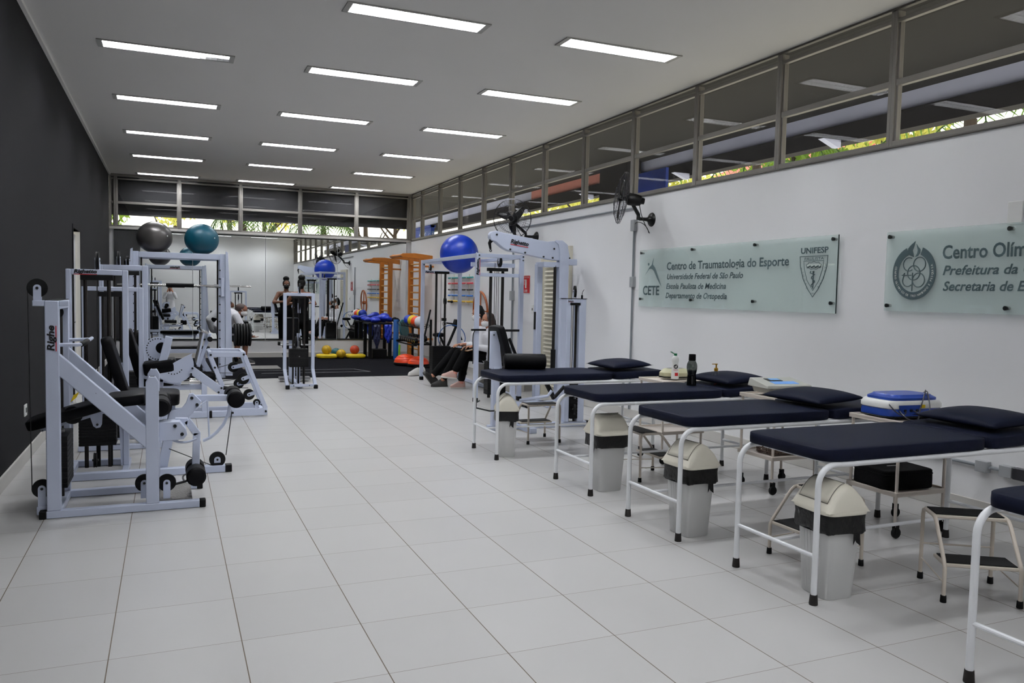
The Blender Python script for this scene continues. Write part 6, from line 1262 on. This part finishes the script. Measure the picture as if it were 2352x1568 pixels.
t, legs, w2 = seated('seated person with long brown hair, white coat and pink sneakers, holding a clipboard', 8.45, 5.58, True, 'skin_tan', 'hair_brown', True, 'mask_white', 1.12, L2)
shoe('shoe', V(5.05, 8.64, .0), (-1, 0, 0), 'shoe_pink', 'sole_white', parent=t, L=.25); shoe('shoe', V(4.85, 8.50, .185), (-.98, 0, .12), 'shoe_pink', 'sole_white', parent=t, L=.25)
for L in legs: P('sock', G().cyl(L[2]-V(0, 0, .03), L[2]+(L[1]-L[2])*.22, .043, n=16), 'sock_pink', t)
t = thing('clipboard', 'brown clipboard with white sheets held on the lap of the person with pink sneakers', 'clipboard', (5.20, 8.45, .68)); Mc = Euler((0, rad(-12), 0)).to_matrix(); P('board', G().box((5.20, 8.45, .655), (.24, .32, .006), Mc), 'clipboard_brown', t); P('sheets', G().box((5.205, 8.45, .662), (.21, .29, .006), Mc), 'paper', t); P('clip', G().box((5.10, 8.45, .648), (.02, .09, .014), Mc), 'steel', t)

# ---- the photographer, standing behind the camera and seen small in the mirror
t = thing('person', 'person in white coat and black trousers, hands at the face, seen only in the mirror', 'person', (.80, -3.93, 0)); by = -3.93
hc = V(.80, by, 1.52); g = G(); q_, M_ = head(g, hc, V(0, 1, 0)); g.cap(hc-V(0, .02, .08), V(.80, by-.01, 1.33), .052, .057); ell(g, V(.80, by, 1.0), V(.80, by, 1.25), (1, 0, 0), .14, .165, .66); ell(g, V(.80, by, .86), V(.80, by, 1.02), (1, 0, 0), .165, .13, .7)
sA, sB = V(.62, by, 1.31), V(.98, by, 1.31); g.cap(sA, sB, .052, .052); eA, eB = V(.56, by+.14, 1.12), V(1.04, by+.14, 1.12); wA, wB = V(.695, by+.18, 1.38), V(.905, by+.18, 1.38)
limb(g, [sA, eA, wA], [.05, .04, .028]); limb(g, [sB, eB, wB], [.05, .04, .028]); hand(g, wA, V(.25, .1, 1), V(.6, -.3, 0), .7, -1); hand(g, wB, V(-.25, .1, 1), V(-.6, -.3, 0), .7, 1)
legs = [(V(.71, by, .84), V(.705, by+.02, .46), V(.70, by-.02, .1)), (V(.89, by, .84), V(.895, by+.02, .46), V(.90, by-.02, .1))]
for L in legs: limb(g, L, [.088, .058, .04]); g.cap(L[2], L[2]+V(0, .06, -.055), .036, .026)
blob('body', g, 'skin_tan', t); g = G(); ell(g, V(.80, by, .98), V(.80, by, 1.26), (1, 0, 0), .165, .185, .72); ell(g, V(.80, by, .66), V(.80, by, 1.0), (1, 0, 0), .21, .17, .78); ell(g, V(.8, by, 1.26), V(.8, by, 1.34), (1, 0, 0), .18, .10, .6); g.cap(sA, sB, .066, .066)
for s, e, w_ in ((sA, eA, wA), (sB, eB, wB)): limb(g, [s, e, e*.2+w_*.8], [.07, .06, .05])
blob('lab_coat', g, 'cloth_white', t); g = G()
for L in legs: limb(g, [L[0], L[1], L[2]], [.1, .074, .06])
blob('trousers', g, 'trousers_black', t); g = G().sph(hc+V(0, -.025, .035), 1, (.09, .098, .093)); g.cap(hc+V(0, -.07, .0), hc+V(0, -.07, -.16), .07, .05); blob('hair', g, 'hair_brown', t, .01, 2); face(t, q_, M_, None)
for L in legs: shoe('shoe', L[2]+V(0, .06, -.1), (0, 1, 0), 'shoe_white', 'sole_white', parent=t, L=.25)

for o in bpy.data.objects:
    if '_o' in o: del o['_o']
